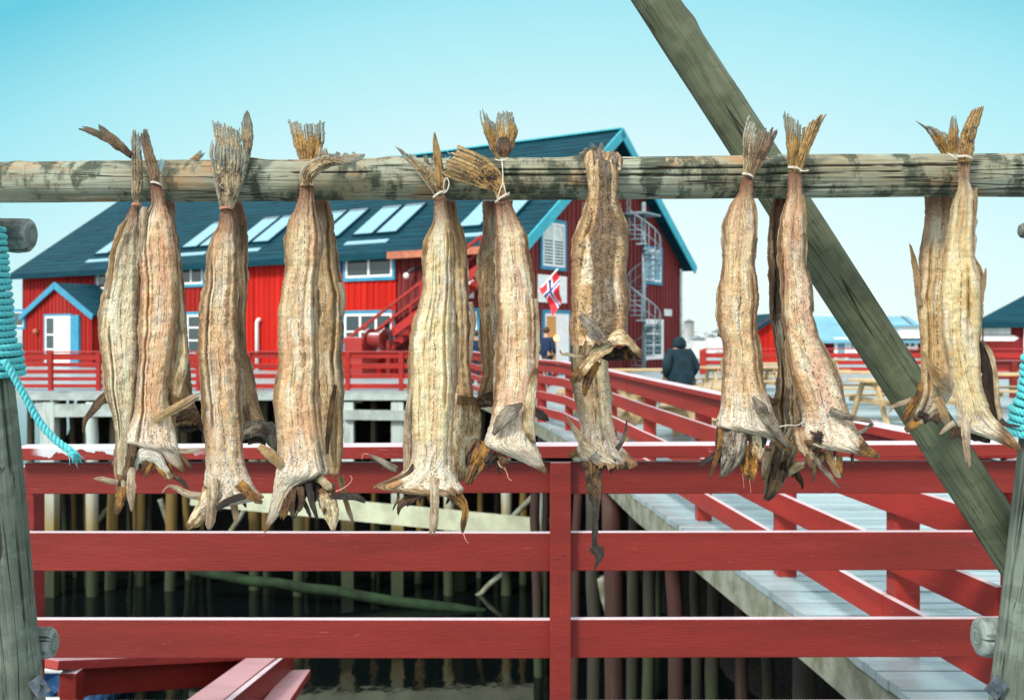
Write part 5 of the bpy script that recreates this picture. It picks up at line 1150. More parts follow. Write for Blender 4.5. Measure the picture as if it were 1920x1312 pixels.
# skylights: pairs of panes with a strip below
s1, q1 = on_roof(702, 442); s1t, q1t = on_roof(752, 389); q1b = on_roof(700, 456)[1]
for i, px in enumerate((905, 702, 597, 470, 372, 205)):
    s0 = on_roof(px, 442 + (702-px)*.072)[0]; w = .98
    for sg in (-1, 1):
        mb = MB(); cs = s0 + sg*(w/2+.13)
        a = BW(cs,0,EZ)+slv*q1; b = BW(cs,0,EZ)+slv*q1t
        fr = MB(); fr.beam(a+sln*.05, b+sln*.05, w+.12, .10, up=sln); o = fr.build('skylight', M['roof'], bld)
        mb.beam(a+slv*.06+sln*.108, b-slv*.16+sln*.108, w-.02, .012, up=sln); mb.build('pane', M['skyglass'], o)
        m2 = MB(); m2.beam(b-slv*.10+sln*.11, b-slv*.02+sln*.11, w, .02, up=sln); m2.build('top_flashing', M['steel'], o)
    mb = MB(); qq = min(q1b, q1-.32); a = BW(s0-1.1,0,EZ)+slv*(qq+.05)+sln*.03; b = BW(s0+1.1,0,EZ)+slv*(qq+.05)+sln*.03
    mb.beam(a, b, .26, .05, up=sln); mb.build('skylight_apron', M['skyglass'], bld)
def win(parent, org, u, n, x0, x1, z0, z1, cols, rows, trim='blue', name='window', glassm='glass', trimw=.13, frw=.085):
    """window on the plane at org: u along, n outward"""
    def q(x, z, d): return org+u*x+UZ*z+n*d
    def bar(mb, xa, xb, za, zb, d0, d1):
        mb.box8([q(xa,za,d0), q(xb,za,d0), q(xb,za,d1), q(xa,za,d1), q(xa,zb,d0), q(xb,zb,d0), q(xb,zb,d1), q(xa,zb,d1)])
    t = trimw; mb = MB()
    bar(mb, x0-t, x1+t, z1, z1+t, 0, .075); bar(mb, x0-t, x1+t, z0-t, z0, 0, .075); bar(mb, x0-t, x0, z0, z1, 0, .075); bar(mb, x1, x1+t, z0, z1, 0, .075)
    o = mb.build(name, M[trim], parent)
    mb = MB(); w = frw; bar(mb, x0, x1, z1-w, z1, 0, .066); bar(mb, x0, x1, z0, z0+w, 0, .066); bar(mb, x0, x0+w, z0+w, z1-w, 0, .066); bar(mb, x1-w, x1, z0+w, z1-w, 0, .066)
    for c in range(1, cols):
        xc = x0+(x1-x0)*c/cols; bar(mb, xc-.05, xc+.05, z0+w, z1-w, 0, .064)
    for r in range(1, rows):
        zc = z0+(z1-z0)*r/rows
        for c in range(cols):
            xa = x0+(x1-x0)*c/cols+(w if c == 0 else .05); xb = x0+(x1-x0)*(c+1)/cols-(w if c == cols-1 else .05); bar(mb, xa, xb, zc-.03, zc+.03, 0, .062)
    mb.build('frame', M['white'], o)
    mb = MB(); bar(mb, x0+w*.5, x1-w*.5, z0+w*.5, z1-w*.5, .035, .042); mb.build('pane', M[glassm], o)
    return o
def wwin(px0, px1, py0, py1, cols, rows, out=.03, **kw):
    xa, za = on_wall(px1, (py0+py1)/2, out); xb, _ = on_wall(px0, (py0+py1)/2, out); pm = (px0+px1)/2
    return win(bld, BW(0, OV-out, 0), E1, -E2, xa, xb, on_wall(pm, py1, out)[1], on_wall(pm, py0, out)[1], cols, rows, **kw)
wwin(650, 737, 481, 520, 2, 1, .135); wwin(557, 636, 486, 524, 2, 1, .135); wwin(338, 382, 500, 533, 2, 1); wwin(262, 310, 503, 536, 2, 1); wwin(184, 232, 512, 541, 2, 1)
wwin(648, 737, 588, 655, 3, 2, .135, glassm='glass'); wwin(353, 385, 590, 662, 1, 3); wwin(420, 455, 590, 660, 1, 3)
xs, zs = on_wall(880, 537, .03)
mb = MB(); xa = on_wall(890, 537)[0]; xb = on_wall(868, 537)[0]; z0 = on_wall(880,559)[1]; z1 = on_wall(880,515)[1]
mb.box8([BW(xa,OV-.04,z0), BW(xb,OV-.04,z0), BW(xb,OV-.07,z0), BW(xa,OV-.07,z0), BW(xa,OV-.04,z1), BW(xb,OV-.04,z1), BW(xb,OV-.07,z1), BW(xa,OV-.07,z1)]); mb.build('white_panel', M['white'], bld)
o = wwin(868, 896, 584, 655, 1, 1, glassm='warm'); o.name = 'lit_window'
def gwin(px0, px1, py0, py1, cols, rows, **kw):
    xa = on_gable(px0, (py0+py1)/2)[0]; xb = on_gable(px1, (py0+py1)/2)[0]; pm = (px0+px1)/2
    return win(bld, BW(OV-.03,0,0), E2, -E1, xa, xb, on_gable(pm, py1)[1], on_gable(pm, py0)[1], cols, rows, **kw)
w = gwin(1014, 1055, 418, 500, 2, 1, trim='blue')
ga = on_gable(1014,460)[0]; gb = on_gable(1055,460)[0]; z0 = on_gable(1035,500)[1]; z1 = on_gable(1035,418)[1]
mb = MB()
for k in range(9):
    z = z0+.15+(z1-z0-.7)*k/8; mb.abox(0,0,0,0,0,0) if False else mb.box8([BW(OV-.074,ga+.12,z), BW(OV-.074,gb-.12,z), BW(OV-.082,gb-.12,z), BW(OV-.082,ga+.12,z), BW(OV-.074,ga+.12,z+.06), BW(OV-.074,gb-.12,z+.06), BW(OV-.082,gb-.12,z+.06), BW(OV-.082,ga+.12,z+.06)])
mb.build('blind_slats', M['offwhite'], w)
mb = MB(); zt = z0+(z1-z0)*.62; mb.box8([BW(OV-.074,ga+.12,zt), BW(OV-.074,gb-.12,zt), BW(OV-.083,gb-.12,zt), BW(OV-.083,ga+.12,zt), BW(OV-.074,ga+.12,z1-.1), BW(OV-.074,gb-.12,z1-.1), BW(OV-.083,gb-.12,z1-.1), BW(OV-.083,ga+.12,z1-.1)]); mb.build('roller_blind', M['offwhite'], w)
gwin(1206, 1236, 468, 528, 2, 1, trim='blue', glassm='skyglass'); gwin(1206, 1238, 604, 668, 2, 3, trim='white')
# double door in the gable
ga = on_gable(1018,640)[0]; gb = on_gable(1062,640)[0]; z1 = on_gable(1040,588)[1]
w = win(bld, BW(OV-.03,0,0), E2, -E1, ga, gb, .05, z1, 2, 1, trim='blue', name='door', glassm='warm', frw=.10)
gm = (ga+gb)/2; mb = MB(); mb.box8([BW(OV-.085,gm+.05,.06), BW(OV-.085,gb-.02,.06), BW(OV-.125,gb-.02,.06), BW(OV-.125,gm+.05,.06), BW(OV-.085,gm+.05,z1-.03), BW(OV-.085,gb-.02,z1-.03), BW(OV-.125,gb-.02,z1-.03), BW(OV-.125,gm+.05,z1-.03)]); mb.build('door_leaf', M['white'], w)
mb = MB(); c = BW(OV-.3, on_gable(1030,634)[0], on_gable(1030,634)[1]); mb.sphere(c, .10, 10); tag(mb.build('lit_lamp', M['bulb'], smooth=True), 'small warm glowing lamp at the gable door', 'lamp')
mb = MB(); a0, z0 = on_gable(1244,592); a1, z1 = on_gable(1258,580); mb.box8([BW(OV-.034,a0,z0), BW(OV-.034,a1,z0), BW(OV-.05,a1,z0), BW(OV-.05,a0,z0), BW(OV-.034,a0,z1), BW(OV-.034,a1,z1), BW(OV-.05,a1,z1), BW(OV-.05,a0,z1)])
tag(mb.build('sign_plate', M['offwhite']), 'tiny pale plate on the red gable near its right corner', 'sign')
ga, z0 = on_gable(1006,566); gb, z1 = on_gable(1060,519); mb = MB(); mb.box8([BW(OV-.034,ga,z0), BW(OV-.034,gb,z0), BW(OV-.07,gb,z0), BW(OV-.07,ga,z0), BW(OV-.034,ga,z1), BW(OV-.034,gb,z1), BW(OV-.07,gb,z1), BW(OV-.07,ga,z1)])
tag(mb.build('sign_board', M['white']), 'blank white board on the gable between the window and the door', 'sign')
mb = MB(); mb.tube([BW(OV-.12,WID-OV-.15,EZ-.1), BW(OV-.12,WID-OV-.1,EZ-.4), BW(OV-.12,WID-OV-.1,.1)], .06, 8); mb.build('downpipe', M['offwhite'], bld, smooth=True)
mb = MB(); s_, z_ = on_wall(484,652,.2); s_2, z_2 = on_wall(484,600,.2); mb.tube([BW(s_,OV-.25,.0), BW(s_,OV-.25,z_2-.08), BW(s_-.06,OV-.25,z_2), BW(s_-.16,OV-.25,z_2+.02)], .085, 10); tag(mb.build('vent_pipe', M['white'], smooth=True), 'white vent pipe standing against the bright red wall', 'pipe')
# wall lamp
s_, z_ = on_wall(768,512,.3); wl = thing('wall_lamp', BW(s_,OV-.2,z_), 'grey wall lamp with a round white globe on the red wall', 'lamp')
mb = MB(); mb.tube([BW(s_-.25,OV-.03,z_+.22), BW(s_-.1,OV-.22,z_+.16), BW(s_,OV-.34,z_+.02)], .045, 8); mb.sphere(BW(s_-.03,OV-.3,z_+.07), .11, 10, sq=(1,1,.7)); mb.build('arm', M['darkmetal'], wl, smooth=True)
mb = MB(); mb.sphere(BW(s_+.10,OV-.36,z_-.10), .12, 12); mb.build('globe', M['globe'], wl, smooth=True)

# porch
op = 2.2
def on_p(px, py): return on_wall(px, py, op+OV)
def BP(s, d, z): return BW(s, OV-d, z)
pa = on_p(70, 530); sl_ = on_p(18, 590); sr_ = on_p(156, 592); pr = thing('entrance_porch', BP(pa[0],1,0), 'small red gabled porch with blue trim and white door at the far left', 'porch')
pr.parent = None
zr = pa[1]; zl = (sl_[1]+sr_[1])/2; sm = pa[0]; hw = (sl_[0]-sr_[0])/2; sm = (sl_[0]+sr_[0])/2
for sg in (1, -1):
    mb = MB(); nrm = (UZ*hw + E1*sg*(zr-zl)).normalized()
    a, b = BP(sm+sg*hw, op+.05, zl), BP(sm, op+.05, zr); a2, b2 = BP(sm+sg*hw, -.1, zl), BP(sm, -.1, zr)
    mb.box8([a-nrm*.10, b-nrm*.10, b2-nrm*.10, a2-nrm*.10, a, b, b2, a2]); mb.build('roof', M['roof'], pr)
    mb = MB(); a, b = BP(sm+sg*(hw+.03), op+.06, zl-.03), BP(sm, op+.06, zr); o_ = -E2*.06
    mb.box8([a-nrm*.22, b-nrm*.22-UZ*.04, b-nrm*.22-UZ*.04+o_, a-nrm*.22+o_, a+nrm*.03, b+nrm*.03, b+nrm*.03+o_, a+nrm*.03+o_]); mb.build('rake_board', M['blue'], pr)
gw = hw-.35
planks(pr, 'wall', M['wall'], BP(sm-gw, op-.1, 0), E1, -E2, 2*gw, lambda x: zr - (zr-zl)/hw*abs(x-gw)-.16, w=.15)
for sg in (1, -1):
    mb = MB(); mb.box8([BP(sm+sg*gw,op-.14,0), BP(sm+sg*gw,0,0), BP(sm+sg*(gw-.1),0,0), BP(sm+sg*(gw-.1),op-.14,0), BP(sm+sg*gw,op-.14,zl-.05), BP(sm+sg*gw,0,zl-.05), BP(sm+sg*(gw-.1),0,zl-.05), BP(sm+sg*(gw-.1),op-.14,zl-.05)]); mb.build('side_wall', M['wall'], pr)
def on_pf(px, py): return on_wall(px, py, op+OV-.1-OV+.03)
da, _ = on_wall(134, 620, op-.07); db, zt = on_wall(87, 593, op-.07)
dr = win(pr, BP(0, op-.07, 0), E1, -E2, da, db, .05, zt, 1, 1, trim='blue', name='door', trimw=.10)
mb = MB(); dm = da+(db-da)*.64; q = lambda s, z, d: BP(s, op-.07+d, z)
mb.box8([q(da+.08,.1,.045), q(dm,.1,.045), q(dm,.1,.075), q(da+.08,.1,.075), q(da+.08,zt-.08,.045), q(dm,zt-.08,.045), q(dm,zt-.08,.075), q(da+.08,zt-.08,.075)]); mb.build('door_leaf', M['white'], dr)
mb = MB()
for z in (zt*.33, zt*.62): mb.box8([q(dm,z,.044), q(db-.08,z,.044), q(db-.08,z,.07), q(dm,z,.07), q(dm,z+.06,.044), q(db-.08,z+.06,.044), q(db-.08,z+.06,.07), q(dm,z+.06,.07)])
mb.build('glazing_bar', M['white'], dr)
mb = MB(); ca, _ = on_wall(152, 620, op-.07); cb, _ = on_wall(138, 620, op-.07); mb.box8([q(ca,0,.004), q(cb,0,.004), q(cb,0,.13), q(ca,0,.13), q(ca,zl,.004), q(cb,zl,.004), q(cb,zl,.13), q(ca,zl,.13)]); mb.build('corner_post', M['blue'], pr)
wa, za = on_wall(46, 612, op-.07); wb, zb_ = on_wall(26, 585, op-.07); win(pr, BP(0, op-.07, 0), E1, -E2, wa, wb, za, zb_, 1, 1, trim='blue', frw=.05)
mb = MB(); s_, z_ = on_wall(70, 621, op-.05); mb.sphere(BP(s_, op+.03, z_), .13, 12, sq=(1,1,1)); tag(mb.build('life_ring', M['brownboard'], smooth=True), 'small round brass-coloured plaque on the porch wall left of the white door', 'plaque')
bpy.data.objects['life_ring'].name = 'wall_plaque'

# stairs on the long wall
st = thing('exterior_staircase', BW(on_wall(700,650)[0],OV-.6,0), 'red wooden outdoor staircase climbing right along the wall of the big building', 'staircase')
sa = on_wall(640, 690, 1.2)[0]; sb = on_wall(905, 500, 1.2)[0]; zb_ = .1; zt_ = on_wall(905, 500, 1.2)[1]
for d in (.25, 1.25):
    mb = MB(); mb.beam(BW(sa,OV-d,zb_), BW(sb,OV-d,zt_), .08, .30); mb.build('stringer', M['quayrail'], st)
    mb = MB(); mb.beam(BW(sa,OV-d,zb_+1.05), BW(sb,OV-d,zt_+1.05), .09, .10); mb.build('handrail', M['walkrail'], st)
    for k in range(6):
        t = k/5; mb = MB(); mb.beam(BW(sa+(sb-sa)*t,OV-d-.05,zb_+(zt_-zb_)*t), BW(sa+(sb-sa)*t,OV-d-.05,zb_+(zt_-zb_)*t+1.0), .08, .08, up=(1,0,0)); mb.build('baluster', M['quayrail'], st)
n = 15
for k in range(n):
    t = (k+.5)/n; mb = MB(); c = BW(sa+(sb-sa)*t, OV-.75, zb_+(zt_-zb_)*t); mb.box(c, E1*.15, E2*.44, UZ*.022); mb.build('tread', M['quayrail'], st)
# red winch
s_, z_ = on_wall(690, 640, 2.6); wn = thing('winch', BW(s_,OV-2.6,0), 'red winch with a drum and crank standing on the far quay under the stairs', 'winch')
mb = MB(); mb.box(BW(s_+.35,OV-2.6,.72), E1*.42, E2*.4, UZ*.70); mb.build('housing', M['walkrail'], wn, bevel=.03)
mb = MB(); mb.tube([BW(s_-.1,OV-2.6,1.32), BW(s_-.85,OV-2.6,1.32)], .26, 16); [mb.tube([BW(s_-x,OV-2.6,1.32), BW(s_-x-.05,OV-2.6,1.32)], .4, 18) for x in (.1,.8)]; mb.build('drum', M['fence_dark'], wn, smooth=False)
mb = MB(); [mb.beam(BW(s_-x,OV-2.6,0), BW(s_-x,OV-2.6,1.3), .10, .12, up=(1,0,0)) for x in (.02,.93)]; mb.build('stand', M['fence_dark'], wn)
mb = MB(); mb.tube([BW(s_-.95,OV-2.6,1.32), BW(s_-1.05,OV-2.6,1.32), BW(s_-1.05,OV-2.75,1.65), BW(s_-1.25,OV-2.75,1.65)], .03, 8); mb.build('crank', M['darkmetal'], wn)

# spiral staircase before the gable
gs = (hit(1207, 500, BW(-.45,0,0), E1)-C0).dot(E2)
sp = thing('spiral_staircase', BW(-.9,gs,0), 'grey galvanised spiral staircase in front of the red gable', 'staircase')
cc = (-.45, gs)
mb = MB(); mb.tube([BW(cc[0],cc[1],0), BW(cc[0],cc[1],6.9)], .09, 12); mb.build('centre_pole', M['steel'], sp, smooth=True)
n = 30; rail = []
for k in range(n):
    a = k*R(24)+.6; z = .25+k*.205; d = E1*math.cos(a)+E2*math.sin(a); e = E2*math.cos(a)-E1*math.sin(a)
    c = BW(cc[0],cc[1],z); mb = MB(); p = [c+e*.06, c+d*.72+e*.22, c+d*.72-e*.22, c-e*.06]
    mb.box8([q-UZ*.045 for q in p]+p); mb.build('tread', M['steel'], sp)
    m2 = MB(); m2.tube([c+d*.70, c+d*.70+UZ*.98], .02, 6); m2.build('baluster', M['steel'], sp)
    rail.append(c+d*.70+UZ*.98)
mb = MB(); mb.tube(rail, .03, 8); mb.build('handrail', M['steel'], sp, smooth=True)
mb = MB(); mb.tube([q-UZ*.5 for q in rail], .018, 6); mb.build('handrail', M['steel'], sp, smooth=True)
mb = MB(); z = .25+n*.205; mb.box(BW(cc[0]+.3,cc[1],z), E1*.7, E2*.75, UZ*.04); mb.build('landing', M['steel'], sp)

# Norwegian flag hanging from a slanted staff
MF = [plain('flag_red', (.62,.02,.035), .7, .05), plain('flag_white', (.8,.8,.8), .7, .03), plain('flag_blue', (.01,.03,.22), .7, .05)]
fp = P(1042, 516, 31.5); fl = thing('flag', fp, 'Norwegian flag, blue cross edged white on red, hanging before the white board', 'flag')
staff0 = P(1010, 546, 31.25); staff1 = P(1046, 504, 31.25)
mb = MB(); mb.tube([staff0, staff1], .025, 8); mb.build('staff', M['white'], fl)
mb = MB(); NU, NV = 44, 32
q00, q01, q10, q11 = P(1043,509,31.2), P(1013,541,31.2), P(1055,560,31.3), P(1036,592,31.3)
for i in range(NU+1):
    for j in range(NV+1):
        u, v = i/NU, j/NV
        c = q00.lerp(q01, v).lerp(q10.lerp(q11, v), u)
        mb.v.append((c.x+.05*math.sin(u*6+v*4), c.y+.13*math.sin(u*8+v*3)*(.3+u)-.05, c.z+.03*math.sin(v*6+u*5)))
for i in range(NU):
    for j in range(NV):
        u, v = (i+.5)/NU*22, (j+.5)/NV*16
        cu = 6 <= u < 10; cv = 6 <= v < 10; bu = 7 <= u < 9; bv = 7 <= v < 9
        m_ = 2 if (bu or bv) else (1 if (cu or cv) else 0)
        mb.f.append((i*(NV+1)+j, (i+1)*(NV+1)+j, (i+1)*(NV+1)+j+1, i*(NV+1)+j+1)); mb.m.append(m_)
mb.build('cloth', MF, fl, smooth=True)

# ---------------------------------------------------------------- other buildings
def house(label, x0, x1, y0, y1, ez, rz, wallm, roofm, ridge='x', ov=.4, name='red_house'):
    h = thing(name, ((x0+x1)/2, (y0+y1)/2, 0), label, 'house')
    if ridge == 'x':
        ym = (y0+y1)/2
        planks(h, 'wall', M[wallm], Vector((x0,y0,0)), Vector((1,0,0)), Vector((0,-1,0)), x1-x0, lambda x: ez, w=.25)
        for xx, sg in ((x0,-1),(x1,1)): planks(h, 'wall', M[wallm], Vector((xx,y0,0)), Vector((0,1,0)), Vector((sg,0,0)), y1-y0, lambda y: ez+(rz-ez)*(1-abs(y/(y1-y0)*2-1)), w=.25)
        for ya, sg in ((y0-ov,-1),(y1+ov,1)):
            mb = MB(); za = ez-ov*(rz-ez)/(ym-y0); mb.box8([(x0-ov,ya,za-.18), (x1+ov,ya,za-.18), (x1+ov,ym,rz-.18), (x0-ov,ym,rz-.18), (x0-ov,ya,za), (x1+ov,ya,za), (x1+ov,ym,rz+(.001 if sg>0 else 0)), (x0-ov,ym,rz+(.001 if sg>0 else 0))]); mb.build('roof', M[roofm], h)
    else:
        xm = (x0+x1)/2
        planks(h, 'wall', M[wallm], Vector((x0,y0,0)), Vector((1,0,0)), Vector((0,-1,0)), x1-x0, lambda x: ez+(rz-ez)*(1-abs(x/(x1-x0)*2-1)), w=.25)
        for xx, sg in ((x0,-1),(x1,1)): planks(h, 'wall', M[wallm], Vector((xx,y0,0)), Vector((0,1,0)), Vector((sg,0,0)), y1-y0, lambda y: ez, w=.25)
        for xa, sg in ((x0-ov,-1),(x1+ov,1)):
            mb = MB(); za = ez-ov*(rz-ez)/(xm-x0); mb.box8([(xa,y0-ov,za-.18), (xa,y1+ov,za-.18), (xm,y1+ov,rz-.18), (xm,y0-ov,rz-.18), (xa,y0-ov,za), (xa,y1+ov,za), (xm,y1+ov,rz+(.001 if sg>0 else 0)), (xm,y0-ov,rz+(.001 if sg>0 else 0))]); mb.build('roof', M[roofm], h)
    return h
def X(px, Y): return (px-960)/F*Y
def Z(py, Y): return EYE-(py-HZ)/F*Y
Yh = 62.
h1 = house('long low red house with a pale blue roof beyond the picnic tables', X(1500,Yh), X(1745,Yh), Yh, Yh+9, Z(634,Yh), Z(593,Yh+4.5), 'wall_far', 'roof_light')
for (a, b, c, d, cc_, rr, gm) in ((1567,1586,636,676,1,1,'skyglass'), (1592,1609,640,658,2,1,'skyglass'), (1693,1716,628,652,2,1,'glass')):
    win(h1, Vector((0,Yh-.04,0)), Vector((1,0,0)), Vector((0,-1,0)), X(a,Yh), X(b,Yh), Z(d,Yh), Z(c,Yh), cc_, rr, trim='white', trimw=.12, glassm=gm)
dm = thing('white_dormer', (X(1703,Yh),Yh-.5,0), 'white dormer gable on the pale blue roof right of the wooden brace', 'dormer')
mb = MB(); xm = X(1704,Yh); mb.abox(xm-.75, xm+.75, Yh-.5, Yh+2.2, Z(634,Yh), Z(612,Yh)); mb.build('wall', M['white'], dm)
mb = MB(); mb.box8([(xm-.95,Yh-.7,Z(612,Yh)), (xm+.95,Yh-.7,Z(612,Yh)), (xm+.95,Yh+2.4,Z(612,Yh)), (xm-.95,Yh+2.4,Z(612,Yh)), (xm-.9,Yh-.7,Z(609,Yh)), (xm+.9,Yh-.7,Z(609,Yh)), (xm+.9,Yh+2.4,Z(609,Yh)), (xm-.9,Yh+2.4,Z(609,Yh))]); mb.build('roof', M['roof_light'], dm)
Yg = 50.
h2 = house('bright red gabled shed seen between the chevron fish and the pink-and-white fish', X(1412,Yg), X(1500,Yg), Yg, Yg+7, Z(618,Yg), Z(587,Yg), 'wall_bright', 'roof', 'y', .3, 'red_shed')
Yr_ = 44.
h3 = thing('red_house', (X(1900,Yr_), Yr_+5, 0), 'dark red house with a deep blue hipped roof cut by the right picture edge', 'house')
ua = Vector((.905,-.425,0)); va = Vector((.425,.905,0)); O3 = Vector((X(1843,Yr_),Yr_,0)); ez_ = Z(603,Yr_)
planks(h3, 'wall', M['wall_far'], O3, ua, -va, 14, lambda x: ez_, w=.25)
planks(h3, 'wall', M['wall_far'], O3, va, -ua, 8, lambda x: ez_, w=.25)
Q3 = lambda s, g, z: O3+ua*s+va*g+UZ*z
o_ = .5; A_ = Q3(-o_,-o_,ez_-.1); B_ = Q3(14,-o_,ez_-.1); C_ = Q3(14,8+o_,ez_-.1); D_ = Q3(-o_,8+o_,ez_-.1); r0_ = Q3(3.9,4,ez_+2.5); r1_ = Q3(14,4,ez_+2.5)
mb = MB(); mb.poly([A_,B_,r1_,r0_]); mb.poly([D_,A_,r0_]); mb.poly([C_,D_,r0_,r1_]); mb.poly([A_,D_,C_,B_]); [mb.beam(Vector(p)-UZ*.05, Vector(q)-UZ*.05, .06, .22) for p, q in ((A_,B_),(D_,A_))]; mb.build('roof', M['roof'], h3)
win(h3, O3-va*.04, ua, -va, 1.72, 3.0, Z(662,Yr_), Z(614,Yr_), 2, 1, trim='white', trimw=.12)
mb = MB(); q = lambda s, z, d: O3+ua*s-va*d+UZ*z
z0, z1 = Z(627,Yr_), Z(615,Yr_); mb.box8([q(.03,z0,.05), q(1.10,z0,.05), q(1.10,z0,.08), q(.03,z0,.08), q(.03,z1,.05), q(1.10,z1,.05), q(1.10,z1,.08), q(.03,z1,.08)]); tag(mb.build('sign_board', M['offwhite']), 'upper white rectangular sign on the dark red house at right', 'sign')
z0, z1 = Z(639,Yr_), Z(628.5,Yr_); mb = MB(); mb.poly([q(.03,z0,.06), q(1.22,z0,.06), q(1.42,(z0+z1)/2,.06), q(1.22,z1,.06), q(.03,z1,.06)]); o = mb.build('sign_board', M['white']); o.modifiers.new('t','SOLIDIFY').thickness = .03
tag(o, 'lower white arrow-shaped sign pointing right on the dark red house', 'sign')
for i, (px, py, w_, h_, Yd, mt) in enumerate(((1293,603,17,12,330,'hill'), (1310,636,24,12,230,'snow'), (1335,630,16,14,260,'snow'), (1276,640,14,12,240,'snow'), (1350,622,22,12,300,'snow'))):
    d_ = thing('distant_house', (X(px,Yd),Yd,0), ('small grey box house on top of the far hill', 'white house on the far shore beside the hooded person', 'tiny pale house on the far shore near the chevron fish', 'tiny pale house on the far shore next to the gable corner', 'pale house high on the far shore behind the chevron fish')[i], 'house', 'houses on the far shore')
    x_, z_ = X(px,Yd), Z(py,Yd); w2 = w_/F*Yd/2; h2_ = h_/F*Yd
    mb = MB(); mb.abox(x_-w2, x_+w2, Yd, Yd+w2*2, z_-h2_*3, z_); mb.build('wall', M[mt], d_)
    mb = MB(); mb.poly([(x_-w2*1.1,Yd-.3,z_), (x_+w2*1.1,Yd-.3,z_), (x_,Yd-.3,z_+w2*.55)]); mb.poly([(x_-w2*1.1,Yd-.3,z_), (x_,Yd-.3,z_+w2*.55), (x_,Yd+w2*2,z_+w2*.55), (x_-w2*1.1,Yd+w2*2,z_)]); mb.poly([(x_+w2*1.1,Yd-.3,z_), (x_+w2*1.1,Yd+w2*2,z_), (x_,Yd+w2*2,z_+w2*.55), (x_,Yd-.3,z_+w2*.55)]); mb.build('roof', M['steel'], d_)
# fence behind the tables
bf = thing('red_rail_fence', (12, 40, 0), 'distant red fence behind the picnic tables', 'fence')
Yb = 38.
fence_run(bf, [(X(1318,Yb),Yb),(X(1420,Yb),Yb),(X(1530,Yb),Yb),(X(1650,Yb),Yb),(X(1770,Yb),Yb),(X(1950,Yb),Yb)], ((.1,.26),(.36,.52),(.62,.80)), .98, M['quayrail'], .22, 0, capw=.16)
bf2 = thing('red_rail_fence', (10, 26, 0), 'dark red rail right of the yellow-cream fish near the right edge', 'fence')
fence_run(bf2, [(X(1842,24),24.),(X(1900,24),24.),(X(1990,24),24.)], ((.45,.62),(.70,.86)), .90, M['fence'], .14, 0)

# ---------------------------------------------------------------- picnic tables
def table(px, py, Y, rz, label, L=1.8, h=.75):
    c = Vector((X(px,Y), Y, 0)); t = thing('picnic_table', c, label, 'picnic table', 'wooden picnic tables on the wharf')
    u = Vector((math.cos(R(rz)), math.sin(R(rz)), 0)); w = Vector((-u.y, u.x, 0))
    mb = MB()
    for k in range(5): mb.box(c+w*(-.30+.15*k)+UZ*(h-.02), u*(L/2), w*.069, UZ*.02)
    mb.build('tabletop', M['tablewood'], t, bevel=.004)
    for sg in (-1, 1):
        mb = MB(); [mb.box(c+w*sg*(.66+.075*k)+UZ*.43, u*(L/2), w*.068, UZ*.02) for k in (0, 1.9)]; mb.build('bench', M['tablewood'], t, bevel=.004)
        for e in (-1, 1):
            mb = MB(); b = c+u*(e*(L/2-.25)); mb.beam(b+w*sg*.22+UZ*(h-.04), b+w*sg*.62, .05, .10); mb.build('leg', M['tablewood'], t)
    for e in (-1, 1):
        mb = MB(); b = c+u*(e*(L/2-.31)); mb.beam(b-w*.82+UZ*.37, b+w*.82+UZ*.37, .045, .10); mb.beam(b-w*.34+UZ*(h-.085), b+w*.34+UZ*(h-.085), .045, .09); mb.build('crossbar', M['tablewood'], t)
    return t
table(1390, 683, 24, 6, 'yellow pine picnic table left of the chevron fish, in the row farthest back', 2.0)
table(1608, 693, 21, 4, 'yellow pine picnic table directly left of the slanting brace', 2.0)
table(1888, 700, 20, 5, 'yellow pine picnic table beside the right-hand rope', 1.8)
table(1250, 735, 14, 80, 'yellow pine picnic table just behind the boardwalk fence, beside the hooded person', 1.8)
table(1130, 742, 19, 85, 'picnic table behind the slim grey fish, seen between fence rails', 1.8)
table(1460, 690, 27, 3, 'yellow pine picnic table between the chevron fish and the pink-and-white fish', 1.9)
table(1212, 664, 22.5, 12, 'picnic table at the foot of the spiral staircase', 1.6)
table(1520, 672, 31, 2, 'small distant picnic table left of the slanting brace, in front of the bright red shed', 1.9)
table(1700, 706, 17.5, 8, 'picnic table partly hidden behind the slanting wooden brace', 1.9)
table(1345, 722, 15.5, 78, 'picnic table directly left of the chevron fish, behind the boardwalk fence', 1.7)
